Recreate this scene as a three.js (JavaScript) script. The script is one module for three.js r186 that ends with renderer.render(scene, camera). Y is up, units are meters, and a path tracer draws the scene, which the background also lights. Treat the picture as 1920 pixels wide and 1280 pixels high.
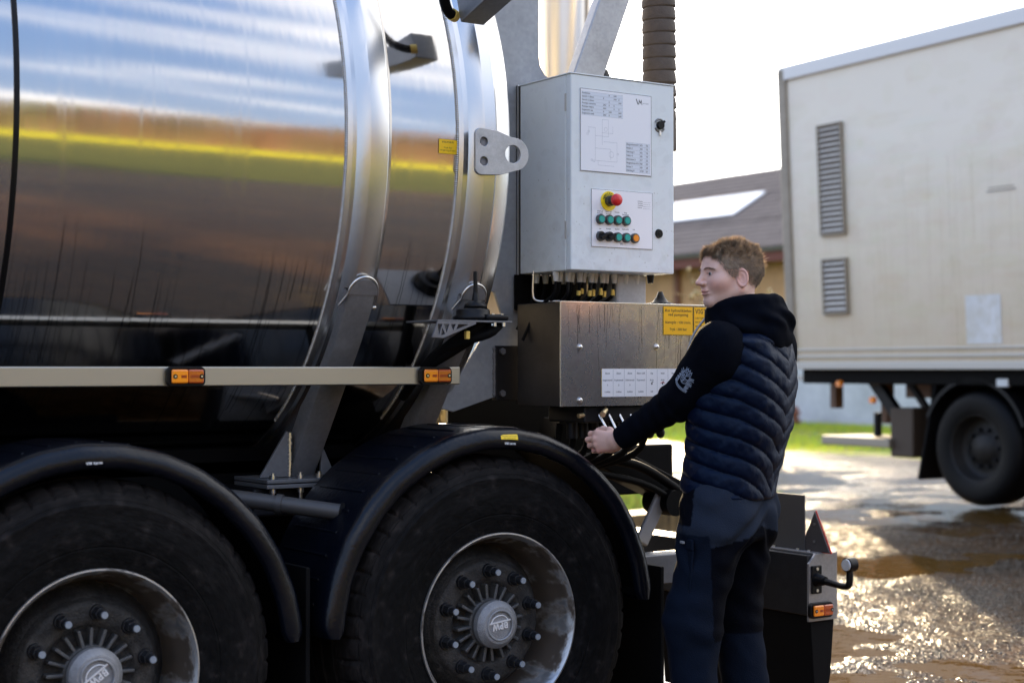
import * as THREE from 'three';
import { mergeGeometries, mergeVertices, toCreasedNormals } from 'three/addons/utils/BufferGeometryUtils.js';
import { RoundedBoxGeometry } from 'three/addons/geometries/RoundedBoxGeometry.js';
import { FontLoader } from 'three/addons/loaders/FontLoader.js';
import { TextGeometry } from 'three/addons/geometries/TextGeometry.js';

// ---------------------------------------------------------------- camera, sky, sun, exposure
const scene = new THREE.Scene();
const FOCAL = 3000, YAW = 34 * Math.PI / 180;              // focal length in pixels of a 1920 px wide frame
const camera = new THREE.PerspectiveCamera(2 * Math.atan(640 / FOCAL) * 180 / Math.PI, 1.5, 0.05, 4000);
camera.position.set(-2.855, 1.35, 4.31);
const pitch = Math.atan(50 / FOCAL);
camera.lookAt(camera.position.x + Math.sin(YAW) * Math.cos(pitch), camera.position.y + Math.sin(pitch), camera.position.z - Math.cos(YAW) * Math.cos(pitch));
camera.focus = 5.38; camera.userData.fStop = 2.3;
const FH = new THREE.Vector3(Math.sin(YAW), 0, -Math.cos(YAW)), RT = new THREE.Vector3(Math.cos(YAW), 0, Math.sin(YAW));

const SUN_HEAD = 35.3 * Math.PI / 180, SUN_EL = 17.5 * Math.PI / 180;
const SUN = new THREE.Vector3(Math.sin(SUN_HEAD) * Math.cos(SUN_EL), Math.sin(SUN_EL), -Math.cos(SUN_HEAD) * Math.cos(SUN_EL));
const sunLight = new THREE.DirectionalLight(new THREE.Color(1, 0.77, 0.46), 5.0);
sunLight.position.copy(SUN).multiplyScalar(60).add(new THREE.Vector3(2, 0, -4)); sunLight.target.position.set(2, 0, -4);
sunLight.castShadow = true; sunLight.shadow.mapSize.set(4096, 4096); sunLight.shadow.radius = 1.5;
Object.assign(sunLight.shadow.camera, { left: -30, right: 30, top: 20, bottom: -20, near: 1, far: 140 });
scene.add(sunLight, sunLight.target);

// noise
const hash = (x, y, s) => { let h = (x * 374761393 + y * 668265263 + s * 974711) | 0; h = Math.imul(h ^ (h >>> 13), 1274126177); return ((h ^ (h >>> 16)) >>> 0) / 4294967296; };
function vnoise(x, y, s = 0, px = 0, py = 0) {            // value noise, periodic where px / py are given
  let ix = Math.floor(x), iy = Math.floor(y); const fx = x - ix, fy = y - iy, u = fx * fx * (3 - 2 * fx), v = fy * fy * (3 - 2 * fy);
  const w = (a, p) => p ? ((a % p) + p) % p : a, x0 = w(ix, px), x1 = w(ix + 1, px), y0 = w(iy, py), y1 = w(iy + 1, py);
  const a = hash(x0, y0, s), b = hash(x1, y0, s), c = hash(x0, y1, s), d = hash(x1, y1, s);
  return a + (b - a) * u + (c - a) * v + (a - b - c + d) * u * v;
}
function fbm(x, y, s = 0, oct = 5, px = 0, py = 0) { let a = 0.5, t = 0, n = 0; for (let i = 0; i < oct; i++) { t += a * vnoise(x, y, s + i * 17, px, py); n += a; x *= 2; y *= 2; px *= 2; py *= 2; a *= 0.5; } return t / n; }
const clamp = (x, a = 0, b = 1) => Math.min(b, Math.max(a, x)), lerp = (a, b, t) => a + (b - a) * t, sstep = (a, b, x) => { const t = clamp((x - a) / (b - a)); return t * t * (3 - 2 * t); };
function rng(seed) { let s = seed | 0; return () => { s = (s + 0x6d2b79f5) | 0; let t = Math.imul(s ^ (s >>> 15), 1 | s); t = (t + Math.imul(t ^ (t >>> 7), 61 | t)) ^ t; return ((t ^ (t >>> 14)) >>> 0) / 4294967296; }; }

{ // sky: hazy low sun ahead, blue with streaks of cirrus behind
  const W = 1024, H = 512, data = new Float32Array(W * H * 4);
  for (let row = 0; row < H; row++) {
    const up = ((row + 0.5) / H - 0.5) * Math.PI, y = Math.sin(up), ch = Math.cos(up);
    for (let col = 0; col < W; col++) {
      const az = ((col + 0.5) / W - 0.5) * 2 * Math.PI, x = Math.cos(az) * ch, z = Math.sin(az) * ch;
      const ang = Math.acos(clamp(x * SUN.x + y * SUN.y + z * SUN.z, -1, 1)) * 180 / Math.PI;
      const e = Math.max(y, 0), t = Math.pow(clamp(e / 0.85), 0.62);
      const aw = sstep(60, 130, ang); let c = [lerp(lerp(0.7, 0.42, aw), 0.075, t), lerp(lerp(0.81, 0.53, aw), 0.24, t), lerp(lerp(0.94, 0.7, aw), 0.63, t)];
      if (y > 0) {
        const k = 1 / (y + 0.12), cx = x * k, cz = z * k, dir = 0.5;
        const a = cx * Math.cos(dir) + cz * Math.sin(dir), b = -cx * Math.sin(dir) + cz * Math.cos(dir);
        const n = fbm(a * 0.55 + 3.1, b * 2.6 + 8, 5, 6) * 0.7 + fbm(a * 1.3, b * 1.3, 9, 4) * 0.3;
        const bank = sstep(0.1, 0.8, x) * sstep(0.12, 0.45, y) * 0.3 + sstep(60, 20, ang) * 0.3;
        const cl = sstep(0.46, 0.74, n + bank) * sstep(0.0, 0.12, y);
        c = c.map((v, i) => lerp(v, [1.3, 1.3, 1.32][i], cl * 0.9));
      }
      c = c.map((v) => v * 0.78); const g = 4.5 * Math.exp(-ang / 7) + 1.3 * Math.exp(-ang / 30);
      c[0] += g * 1.0; c[1] += g * 0.93; c[2] += g * 0.83;
      if (y < 0) { const k = sstep(0, -0.08, y); c = c.map((v, i) => lerp(v, [0.14, 0.12, 0.1][i], k)); }
      const o = (row * W + col) * 4; data[o] = c[0]; data[o + 1] = c[1]; data[o + 2] = c[2]; data[o + 3] = 1;
    }
  }
  const sky = new THREE.DataTexture(data, W, H, THREE.RGBAFormat, THREE.FloatType);
  sky.mapping = THREE.EquirectangularReflectionMapping; sky.magFilter = sky.minFilter = THREE.LinearFilter; sky.needsUpdate = true;
  scene.background = sky; scene.environment = sky;
}
const renderer = new THREE.WebGLRenderer({ antialias: true });
renderer.toneMapping = THREE.LinearToneMapping; renderer.toneMappingExposure = 2.4;
renderer.shadowMap.enabled = true;

// ---------------------------------------------------------------- helpers
const V = (x, y, z) => new THREE.Vector3(x, y, z);
const used = new Map();
function numbered(name) { const n = used.get(name) ?? 0; used.set(name, n + 1); return n ? name + '_' + String(n).padStart(3, '0') : name; }
function shade(o) { o.traverse((c) => { if (c.isMesh) { c.castShadow = c.receiveShadow = true; } }); return o; }
function tag(o, label, category, group, kind) { if (label) o.userData.label = label; if (category) o.userData.category = category; if (group) o.userData.group = group; if (kind) o.userData.kind = kind; return o; }
function thing(name, label, category, [x, y, z] = [0, 0, 0], turn = 0, group) { const o = new THREE.Group(); o.name = numbered(name); o.position.set(x, y, z); o.rotation.y = turn; scene.add(o); return tag(o, label, category, group); }
function sub(name, parent, [x, y, z] = [0, 0, 0], label) { const o = new THREE.Group(); o.name = name; o.position.set(x, y, z); parent.add(o); if (label) o.userData.label = label; return o; }
// uv in metres by the main direction of each face, unless the geometry keeps its own uv
function metric(g) {
  if (g.userData.ownUV) { const r = g.index ? g.toNonIndexed() : g; r.userData.ownUV = true; return r; }
  const n = g.index ? g.toNonIndexed() : g, p = n.attributes.position, uv = new Float32Array(p.count * 2), a = V(), b = V(), c = V();
  for (let i = 0; i < p.count; i += 3) {
    a.fromBufferAttribute(p, i); b.fromBufferAttribute(p, i + 1); c.fromBufferAttribute(p, i + 2);
    const f = b.clone().sub(a).cross(c.clone().sub(a)), x = Math.abs(f.x), y = Math.abs(f.y), z = Math.abs(f.z);
    [a, b, c].forEach((q, k) => { const [u, v] = x >= y && x >= z ? [q.z, q.y] : y >= z ? [q.x, q.z] : [q.x, q.y]; uv[(i + k) * 2] = u; uv[(i + k) * 2 + 1] = v; });
  }
  n.setAttribute('uv', new THREE.BufferAttribute(uv, 2)); return n;
}
function join(list) {
  const gs = [].concat(list).map((g) => { const n = metric(g); for (const k of Object.keys(n.attributes)) if (!['position', 'normal', 'uv', 'color'].includes(k)) n.deleteAttribute(k); return n; });
  const color = gs.some((g) => g.attributes.color);
  if (color) for (const g of gs) if (!g.attributes.color) g.setAttribute('color', new THREE.BufferAttribute(new Float32Array(g.attributes.position.count * 3).fill(1), 3));
  return gs.length === 1 ? gs[0] : mergeGeometries(gs);
}
function part(name, geos, mat, parent, label) { const m = new THREE.Mesh(join(geos), mat); m.name = name; m.castShadow = m.receiveShadow = true; (parent ?? scene).add(m); if (label) m.userData.label = label; return m; }
function inst(mesh, name, parent, [x, y, z] = [0, 0, 0], rot) { const m = new THREE.Mesh(mesh.geometry, mesh.material); m.name = name; m.castShadow = m.receiveShadow = true; m.position.set(x, y, z); if (rot) m.rotation.set(...rot); parent.add(m); return m; }
const box = (x0, x1, y0, y1, z0, z1, r = 0) => { const w = Math.abs(x1 - x0), h = Math.abs(y1 - y0), d = Math.abs(z1 - z0); const g = r ? new RoundedBoxGeometry(w, h, d, 2, Math.min(r, w / 2.01, h / 2.01, d / 2.01)) : new THREE.BoxGeometry(w, h, d); return g.translate((x0 + x1) / 2, (y0 + y1) / 2, (z0 + z1) / 2); };
function rod(a, b, r, r2 = r, seg = 12) { const A = V(...a), B = V(...b), d = B.clone().sub(A), g = new THREE.CylinderGeometry(r2, r, d.length(), seg); g.applyQuaternion(new THREE.Quaternion().setFromUnitVectors(V(0, 1, 0), d.clone().normalize())); const m = A.add(B).multiplyScalar(0.5); return g.translate(m.x, m.y, m.z); }
function tube(pts, r, seg = 40, rad = 10) { return new THREE.TubeGeometry(new THREE.CatmullRomCurve3(pts.map((p) => V(...p))), seg, r, rad); }
function plate(pts, z0, z1, bevel = 0.002, holes = []) { // polygon in x,y extruded along z
  const s = new THREE.Shape(pts.map((p) => new THREE.Vector2(...p))); for (const h of holes) s.holes.push(h);
  const b = bevel; return new THREE.ExtrudeGeometry(s, { depth: Math.abs(z1 - z0) - 2 * b, bevelEnabled: b > 0, bevelSize: b, bevelThickness: b, bevelSegments: 2, bevelOffset: -b, curveSegments: 20 }).translate(0, 0, Math.min(z0, z1) + b);
}
function beam(a, b, w, h, r = 0.006, upv = [0, 1, 0]) { // box beam from a to b
  const A = V(...a), B = V(...b), d = B.clone().sub(A), L = d.length(); const x = d.normalize(), z = x.clone().cross(V(...upv)).normalize(), y = z.clone().cross(x);
  const g = new RoundedBoxGeometry(L, h, w, 2, r); g.applyMatrix4(new THREE.Matrix4().makeBasis(x, y, z)); const m = A.add(B).multiplyScalar(0.5); return g.translate(m.x, m.y, m.z);
}
const lathe = (pts, seg, axis) => { const g = new THREE.LatheGeometry(pts.map((p) => new THREE.Vector2(Math.max(p[0], 1e-5), p[1])), seg); return axis === 'x' ? g.rotateZ(-Math.PI / 2) : axis === 'z' ? g.rotateX(Math.PI / 2) : g; };
function creased(g, a = 0.6) { const r = toCreasedNormals(g.index ? g.toNonIndexed() : g, a); r.userData = g.userData; return r; }
const dist = (x, z) => (x + 2.855) * FH.x + (z - 4.31) * FH.z;   // metres ahead of the camera along its heading

// ---------------------------------------------------------------- textures
function dataTex(W, H, fn, srgb, rx = 1, ry = 1) {
  const d = new Uint8Array(W * H * 4);
  for (let y = 0; y < H; y++) for (let x = 0; x < W; x++) { let c = fn(x / W, y / H, x, y); if (typeof c === 'number') c = [c, c, c]; const o = (y * W + x) * 4; for (let k = 0; k < 3; k++) d[o + k] = clamp(c[k]) * 255; d[o + 3] = 255; }
  const t = new THREE.DataTexture(d, W, H); t.wrapS = t.wrapT = THREE.RepeatWrapping; t.magFilter = THREE.LinearFilter; t.minFilter = THREE.LinearMipmapLinearFilter; t.generateMipmaps = true;
  if (srgb) t.colorSpace = THREE.SRGBColorSpace; t.repeat.set(rx, ry); t.needsUpdate = true; return t;
}
function rep(t, rx, ry) { const c = t.clone(); c.repeat.set(rx, ry); c.needsUpdate = true; return c; }
function canvasTex(w, h, draw, srgb = true) { const c = document.createElement('canvas'); c.width = w; c.height = h; const g = c.getContext('2d'); draw(g, w, h); const t = new THREE.CanvasTexture(c); if (srgb) t.colorSpace = THREE.SRGBColorSpace; t.magFilter = THREE.LinearFilter; t.anisotropy = 8; return t; }
const T = {};
T.fbm = dataTex(512, 512, (u, v) => fbm(u * 6, v * 6, 1, 6, 6, 6));
T.fine = dataTex(512, 512, (u, v) => fbm(u * 40, v * 40, 3, 4, 40, 40));
T.dirt = dataTex(512, 512, (u, v) => { const n = fbm(u * 5, v * 5, 11, 6, 5, 5), s = fbm(u * 60, v * 60, 12, 2, 60, 60); return 0.86 + 0.17 * (n - 0.5) + 0.08 * (s - 0.5); }, true);
T.streak = dataTex(512, 512, (u, v) => { const a = fbm(u * 70, v * 2, 21, 4, 70, 2), b = fbm(u * 9, v * 3, 25, 4, 9, 3); return 0.55 * a + 0.45 * b; });
// tank roughness: run-off lines down the shell
T.tankRough = dataTex(1024, 256, (u, v) => { const a = fbm(u * 60, v * 2, 31, 4, 60, 2), b = fbm(u * 12, v * 4, 35, 4, 12, 4), l = Math.pow(fbm(u * 160, v * 3, 37, 2, 160, 3), 6) * 6; const r = 0.1 + 0.03 * (a - 0.5) + 0.04 * (b - 0.5) + 0.02 * l; return [0, r, 1]; });
T.tankBump = dataTex(1024, 256, (u, v) => 0.5 + 0.5 * (fbm(u * 150, v * 16, 41, 2, 150, 16) - 0.5) + 0.5 * (fbm(u * 6, v * 4, 45, 2, 6, 4) - 0.5));
{ // dirt on the shell, with dark run-off lines below the widest part (v counts from there downwards)
  const W = 2048, H = 1024, run = new Float32Array(W * H).fill(1), r = rng(52);
  for (let i = 0; i < 210; i++) { let x = r() * W; const a = 0.035 + 0.075 * r(), b = Math.min(0.2, a + 0.02 + 0.09 * r()), w = 0.6 + 1.3 * r(), k = 0.25 + 0.5 * r(), lean = (r() - 0.5) * 0.25; for (let y = Math.floor(a * H); y < b * H; y++) { x += lean + (r() - 0.5) * 0.7; for (let d = -3; d <= 3; d++) { const o = y * W + ((Math.round(x) + d + W) % W); run[o] = Math.min(run[o], 1 - k * Math.exp(-d * d / (w * w)) * sstep(a, a + 0.02, y / H)); } } }
  T.tankCol = dataTex(W, H, (u, v, x, y) => { const k = (0.965 - 0.05 * (fbm(u * 8, v * 14, 53, 4, 8, 14) - 0.45)) * (0.55 + 0.45 * run[y * W + x]); return [k, k * 0.985, k * 0.965]; }, true);
}

const mat = (o) => new THREE.MeshStandardMaterial(o), phys = (o) => new THREE.MeshPhysicalMaterial(o), C = (r, g, b) => new THREE.Color().setRGB(r, g, b);
const M = {
  tank: phys({ color: C(0.64, 0.625, 0.605), metalness: 1, roughness: 1, map: rep(T.tankCol, 1 / 3, 1 / 6.9), roughnessMap: rep(T.tankRough, 1 / 3, 1 / 1.4), bumpMap: rep(T.tankBump, 1 / 3, 1 / 1.4), bumpScale: 0.00022 }),
  ring: phys({ color: C(0.62, 0.61, 0.595), metalness: 1, roughness: 0.27, bumpMap: rep(T.fbm, 0.6, 0.3), bumpScale: 0.0004 }),
  satin: mat({ color: C(0.56, 0.55, 0.54), metalness: 1, roughness: 0.38, map: rep(T.dirt, 2, 2), roughnessMap: null }),
  galv: mat({ color: C(0.2, 0.205, 0.22), metalness: 0.45, roughness: 0.5, map: rep(T.dirt, 1.6, 1.6) }),
  bright: mat({ color: C(0.75, 0.74, 0.72), metalness: 1, roughness: 0.28 }),
  alu: mat({ color: C(0.45, 0.43, 0.38), metalness: 1, roughness: 0.4, bumpMap: rep(T.fbm, 1, 1), bumpScale: 0.0003 }),
  darkSteel: mat({ color: C(0.02, 0.02, 0.024), metalness: 0.6, roughness: 0.5, map: rep(T.dirt, 3, 3) }),
  greySteel: mat({ color: C(0.23, 0.23, 0.25), metalness: 0.5, roughness: 0.5, map: rep(T.dirt, 3, 3) }),
  frame: phys({ color: C(0.003, 0.003, 0.0035), roughness: 0.6, specularIntensity: 0.18, map: rep(T.dirt, 2, 2) }),
  black: phys({ color: C(0.004, 0.004, 0.005), roughness: 0.42, specularIntensity: 0.45 }),
  fender: phys({ color: C(0.0025, 0.004, 0.009), roughness: 0.27, specularIntensity: 0.6, bumpMap: rep(T.fine, 3, 3), bumpScale: 0.0007, map: rep(T.dirt, 3, 3) }),
  rubber: phys({ color: C(0.004, 0.004, 0.0045), roughness: 0.7, specularIntensity: 0.2 }),
  cabinet: mat({ color: C(0.56, 0.6, 0.62), roughness: 0.42, map: rep(T.dirt, 1.2, 1.2) }),
  gland: mat({ color: C(0.5, 0.49, 0.47), roughness: 0.5 }),
  brass: mat({ color: C(0.7, 0.5, 0.12), roughness: 0.4, metalness: 0.3 }),
  hose: mat({ color: C(0.11, 0.085, 0.07), roughness: 0.7, map: rep(T.dirt, 6, 6), bumpMap: rep(T.fine, 4, 4), bumpScale: 0.001 }),
  amber: phys({ color: C(1, 0.27, 0.005), roughness: 0.2, clearcoat: 1, clearcoatRoughness: 0.1 }),
  amberDark: phys({ color: C(0.5, 0.075, 0.006), roughness: 0.16, clearcoat: 1, clearcoatRoughness: 0.1 }),
};
// ---------------------------------------------------------------- ground
const rise = (x, z) => 0.17 * sstep(6, 13, dist(x, z)) - 0.035;
function relief(x, z) {
  const d = dist(x, z), k = sstep(3.5, 6, d) * (1 - 0.7 * sstep(24, 60, d));
  const big = fbm(x * 0.75 + 4, z * 1.1, 61, 3) - 0.5, mid = fbm(x * 3.1, z * 3.1, 63, 3) - 0.5, small = fbm(x * 13, z * 13, 65, 2) - 0.5;
  // ruts pressed by tyres that run across the yard
  const s = x * 0.82 + z * 0.57 - 5.2, rut = Math.exp(-Math.pow((s - 0.25 * Math.sin(z * 0.7)) / 0.22, 2)) + Math.exp(-Math.pow((s - 1.9) / 0.25, 2));
  const lugs = rut * 0.007 * Math.sin((x * -0.57 + z * 0.82) * 42);
  return k * (0.075 * big + 0.026 * mid + 0.007 * small - 0.012 * rut + lugs);
}
{
  const axis = (a, b, step) => { const l = []; for (let v = a; v <= b; v += step) l.push(v); for (let v = b, s = step; v < 1800; s *= 1.32) l.push(v += s); for (let v = a, s = step; v > -1800; s *= 1.32) l.unshift(v -= s); return l; };
  const xs = axis(0.4, 10.5, 0.042), zs = axis(-10.2, 1.4, 0.042), nx = xs.length, nz = zs.length, pos = new Float32Array(nx * nz * 3), uv = new Float32Array(nx * nz * 2), idx = [];
  for (let j = 0, o = 0; j < nz; j++) for (let i = 0; i < nx; i++, o++) { const x = xs[i], z = zs[j]; pos[o * 3] = x; pos[o * 3 + 1] = rise(x, z) + relief(x, z); pos[o * 3 + 2] = z; uv[o * 2] = x; uv[o * 2 + 1] = z; if (i < nx - 1 && j < nz - 1) idx.push(o, o + nx, o + 1, o + 1, o + nx, o + nx + 1); }
  const g = new THREE.BufferGeometry(); g.setAttribute('position', new THREE.BufferAttribute(pos, 3)); g.setAttribute('uv', new THREE.BufferAttribute(uv, 2)); g.setIndex(idx); g.computeVertexNormals();
  const col = dataTex(1024, 1024, (u, v) => { const n = fbm(u * 7, v * 7, 71, 6, 7, 7), s = fbm(u * 160, v * 160, 73, 3, 160, 160), k = 0.24 + 0.3 * (n - 0.5) + 0.3 * (s - 0.5); return [k * 1.25, k * 0.99, k * 0.68]; }, true);
  const rough = dataTex(1024, 1024, (u, v) => { const n = fbm(u * 6, v * 6, 75, 5, 6, 6), s = fbm(u * 90, v * 90, 77, 3, 90, 90); return [0, 0.21 + 0.26 * (n - 0.5) + 0.2 * (s - 0.5), 0]; });
  const bump = dataTex(2048, 2048, (u, v) => 0.65 * fbm(u * 230, v * 230, 79, 3, 230, 230) + 0.35 * fbm(u * 60, v * 60, 81, 3, 60, 60));
  const m = new THREE.Mesh(g, phys({ map: rep(col, 1 / 4.3, 1 / 4.3), roughness: 1, roughnessMap: rep(rough, 1 / 5.1, 1 / 5.1), bumpMap: rep(bump, 1 / 3.1, 1 / 3.1), bumpScale: 0.0095, color: C(0.52, 0.39, 0.25), ior: 1.45, specularIntensity: 0.75 }));
  m.name = 'ground'; m.receiveShadow = true; m.castShadow = true; scene.add(m); tag(m, 'wet muddy gravel yard with glittering ruts and puddles', null, null, 'structure');
  // muddy water standing in the hollows
  const w = new THREE.PlaneGeometry(11, 12, 44, 48).rotateX(-Math.PI / 2).translate(5.9, 0, -4.4), wp = w.attributes.position;
  for (let i = 0; i < wp.count; i++) wp.setY(i, rise(wp.getX(i), wp.getZ(i)) - 0.0015);
  w.computeVertexNormals();
  const rip = dataTex(512, 512, (u, v) => fbm(u * 14, v * 14, 83, 4, 14, 14));
  const p = new THREE.Mesh(metric(w), phys({ color: C(0.1, 0.054, 0.015), roughness: 0.04, ior: 1.33, bumpMap: rep(rip, 0.6, 0.6), bumpScale: 0.004 }));
  p.name = 'puddle'; p.receiveShadow = true; scene.add(p); tag(p, 'brown muddy water standing in the hollows of the yard', null, null, 'structure');
  // wet pebbles
  const r = rng(5), pg = mergeVertices(new THREE.IcosahedronGeometry(1, 1)), N = 72000, im = new THREE.InstancedMesh(pg, phys({ color: C(0.045, 0.03, 0.015), roughness: 0.13, ior: 1.5 }), N);
  const q = new THREE.Quaternion(), mm = new THREE.Matrix4(); let k = 0;
  for (let i = 0; i < 700000 && k < N; i++) {
    const x = 0.6 + r() * 10, z = -10 + r() * 11.2, h = relief(x, z), near = 1 - sstep(7, 17, dist(x, z)) * 0.7;
    if (r() > near || h < 0.002 - 0.004 * r() || fbm(x * 1.7, z * 1.7, 91, 3) < 0.36 + 0.25 * (r() - 0.5)) continue;
    const s = 0.0018 + 0.0056 * Math.pow(r(), 3); q.setFromEuler(new THREE.Euler(r() * 0.5, r() * 6.3, r() * 0.5));
    mm.compose(V(x, rise(x, z) + h + s * 0.15, z), q, V(s * (1 + r() * 0.7), s * 0.6, s)); im.setMatrixAt(k++, mm);
  }
  im.count = k; im.name = 'gravel'; im.castShadow = im.receiveShadow = true; scene.add(im); tag(im, 'small wet pebbles lying over the yard', null, null, 'stuff');
}
// ---------------------------------------------------------------- lawn, verge, field and hedge
function blades(name, label, n, area, hgt, color, seed, yOf) {
  const r = rng(seed), g = new THREE.BufferGeometry(), p = [], id = [];
  for (let k = 0; k < 7; k++) { const a = k * 0.9 + 0.3, dx = Math.cos(a), dz = Math.sin(a), b = p.length / 3, l = 0.5 + 0.5 * ((k * 37) % 7) / 7; p.push(dx * 0.02 - dz * 0.012, 0, dz * 0.02 + dx * 0.012, dx * 0.02 + dz * 0.012, 0, dz * 0.02 - dx * 0.012, dx * 0.11 * l, l, dz * 0.11 * l); id.push(b, b + 1, b + 2); }
  g.setAttribute('position', new THREE.Float32BufferAttribute(p, 3)); g.setIndex(id); g.computeVertexNormals();
  const im = new THREE.InstancedMesh(g, phys({ color, roughness: 0.9, transmission: 0.35, side: THREE.DoubleSide }), n), mm = new THREE.Matrix4(), q = new THREE.Quaternion();
  for (let i = 0; i < n; i++) { const [x, z] = area(r), s = hgt * (0.6 + 0.8 * r()); q.setFromEuler(new THREE.Euler(0, r() * 6.3, 0)); mm.compose(V(x, yOf(x, z), z), q, V(hgt * 1.5, s, hgt * 1.5)); im.setMatrixAt(i, mm); im.setColorAt(i, new THREE.Color().setRGB(0.75 + 0.5 * r(), 0.8 + 0.4 * r(), 0.7 + 0.5 * r())); }
  im.name = name; im.castShadow = im.receiveShadow = true; scene.add(im); return tag(im, label, null, null, 'stuff');
}
function sheet(name, label, x0, x1, z0, z1, n, m, yOf, kind = 'structure') {
  const g = new THREE.PlaneGeometry(x1 - x0, z1 - z0, n, n).rotateX(-Math.PI / 2).translate((x0 + x1) / 2, 0, (z0 + z1) / 2), p = g.attributes.position;
  for (let i = 0; i < p.count; i++) p.setY(i, yOf(p.getX(i), p.getZ(i)));
  g.computeVertexNormals(); const o = part(name, g, m); return tag(o, label, null, null, kind);
}
const grassTex = dataTex(512, 512, (u, v) => { const n = fbm(u * 8, v * 8, 101, 5, 8, 8), s = fbm(u * 80, v * 80, 103, 2, 80, 80), k = 0.6 + 0.4 * (n - 0.5) + 0.4 * (s - 0.5); return [k * 0.72, k * 0.85, k * 0.13]; }, true);
const grassMat = mat({ map: rep(grassTex, 0.4, 0.4), roughness: 0.9, bumpMap: rep(T.fine, 1, 1), bumpScale: 0.05 });
const lawnAt = (x, z) => 0.15 + 0.05 * (fbm(x * 0.6, z * 0.6, 3, 3) - 0.5);
sheet('lawn', 'bright green lawn in front of the barn', 13.4, 22.1, -40, -9, 60, grassMat, (x, z) => lawnAt(x, z) - 0.2 * (1 - sstep(0, 0.25, Math.min(x - 13.4, 3))));
blades('lawn_grass', 'short sunlit grass on the lawn by the barn', 26000, (r) => [13.5 + r() * 8.5, -32 + r() * 20], 0.09, C(0.6, 0.68, 0.05), 11, lawnAt);
const vergeAt = (x, z) => rise(x, z) + 0.06 * Math.exp(-Math.pow((x - 6.1) / 0.8, 2) - Math.pow((z + 6.4) / 0.8, 2)) * 2 - 0.02;
sheet('grass_verge', 'small patch of grass behind the tanker rear', 4.9, 7.3, -7.6, -5.2, 30, grassMat, vergeAt);
blades('verge_grass', 'rough grass tufts behind the tanker rear', 2600, (r) => { const a = r() * 6.3, d = Math.sqrt(r()) * 1.1; return [6.1 + Math.cos(a) * d, -6.4 + Math.sin(a) * d]; }, 0.13, C(0.25, 0.33, 0.06), 12, vergeAt);
// behind the camera (seen mirrored in the tank)
sheet('roadside_grass', 'strip of rough grass along the yellow field', -160, 200, 9.2, 29, 90, mat({ map: rep(grassTex, 0.4, 0.4), color: C(0.42, 0.33, 0.85), roughness: 0.9 }), (x, z) => -0.03 + 0.7 * sstep(9, 27, z) + 0.1 * (fbm(x * 0.8, z * 0.8, 7, 3) - 0.5));
const rapeTex = dataTex(512, 512, (u, v) => { const s = fbm(u * 50, v * 50, 111, 4, 50, 50), n = fbm(u * 6, v * 6, 113, 4, 6, 6), g = sstep(0.62, 0.4, s + 0.3 * (n - 0.5)); return [lerp(0.45, 0.93, g), lerp(0.55, 0.84, g), lerp(0.06, 0.04, g)]; }, true);
const rapeMat = mat({ map: rep(rapeTex, 0.35, 0.35), roughness: 0.9 });
sheet('crop_field', 'field of yellow flowering rape', -160, 200, 27.4, 90, 140, rapeMat, (x, z) => 0.5 + sstep(27.4, 28, z) * 0.4 + 0.022 * (z - 28) + 0.25 * (fbm(x * 0.9, z * 0.9, 17, 3) - 0.5));
{
  const r = rng(77), im = new THREE.InstancedMesh(new THREE.CylinderGeometry(0.22, 0.5, 1, 5), mat({ color: C(0.25, 0.185, 0.125), roughness: 0.95 }), 5200), mm = new THREE.Matrix4(), q = new THREE.Quaternion();
  for (let i = 0; i < 5200; i++) { const x = -90 + r() * 210, z = 46 + r() * 7, h = (9 + 6 * fbm(x * 0.12, 0, 9, 3)) * (0.5 + 0.5 * r()); q.setFromEuler(new THREE.Euler(0.1 * (r() - 0.5), r() * 6, 0.12 * (r() - 0.5))); mm.compose(V(x, 0.9 + h * 0.42, z), q, V(0.35 + 0.4 * r(), h, 0.35 + 0.4 * r())); im.setMatrixAt(i, mm); im.setColorAt(i, new THREE.Color().setRGB(0.6 + 0.7 * r(), 0.6 + 0.6 * r(), 0.6 + 0.5 * r())); }
  im.name = 'hedge'; im.castShadow = im.receiveShadow = true; scene.add(im); tag(im, 'tall bare brown hedge behind the yellow field', 'hedge', null, 'stuff');
}
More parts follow.
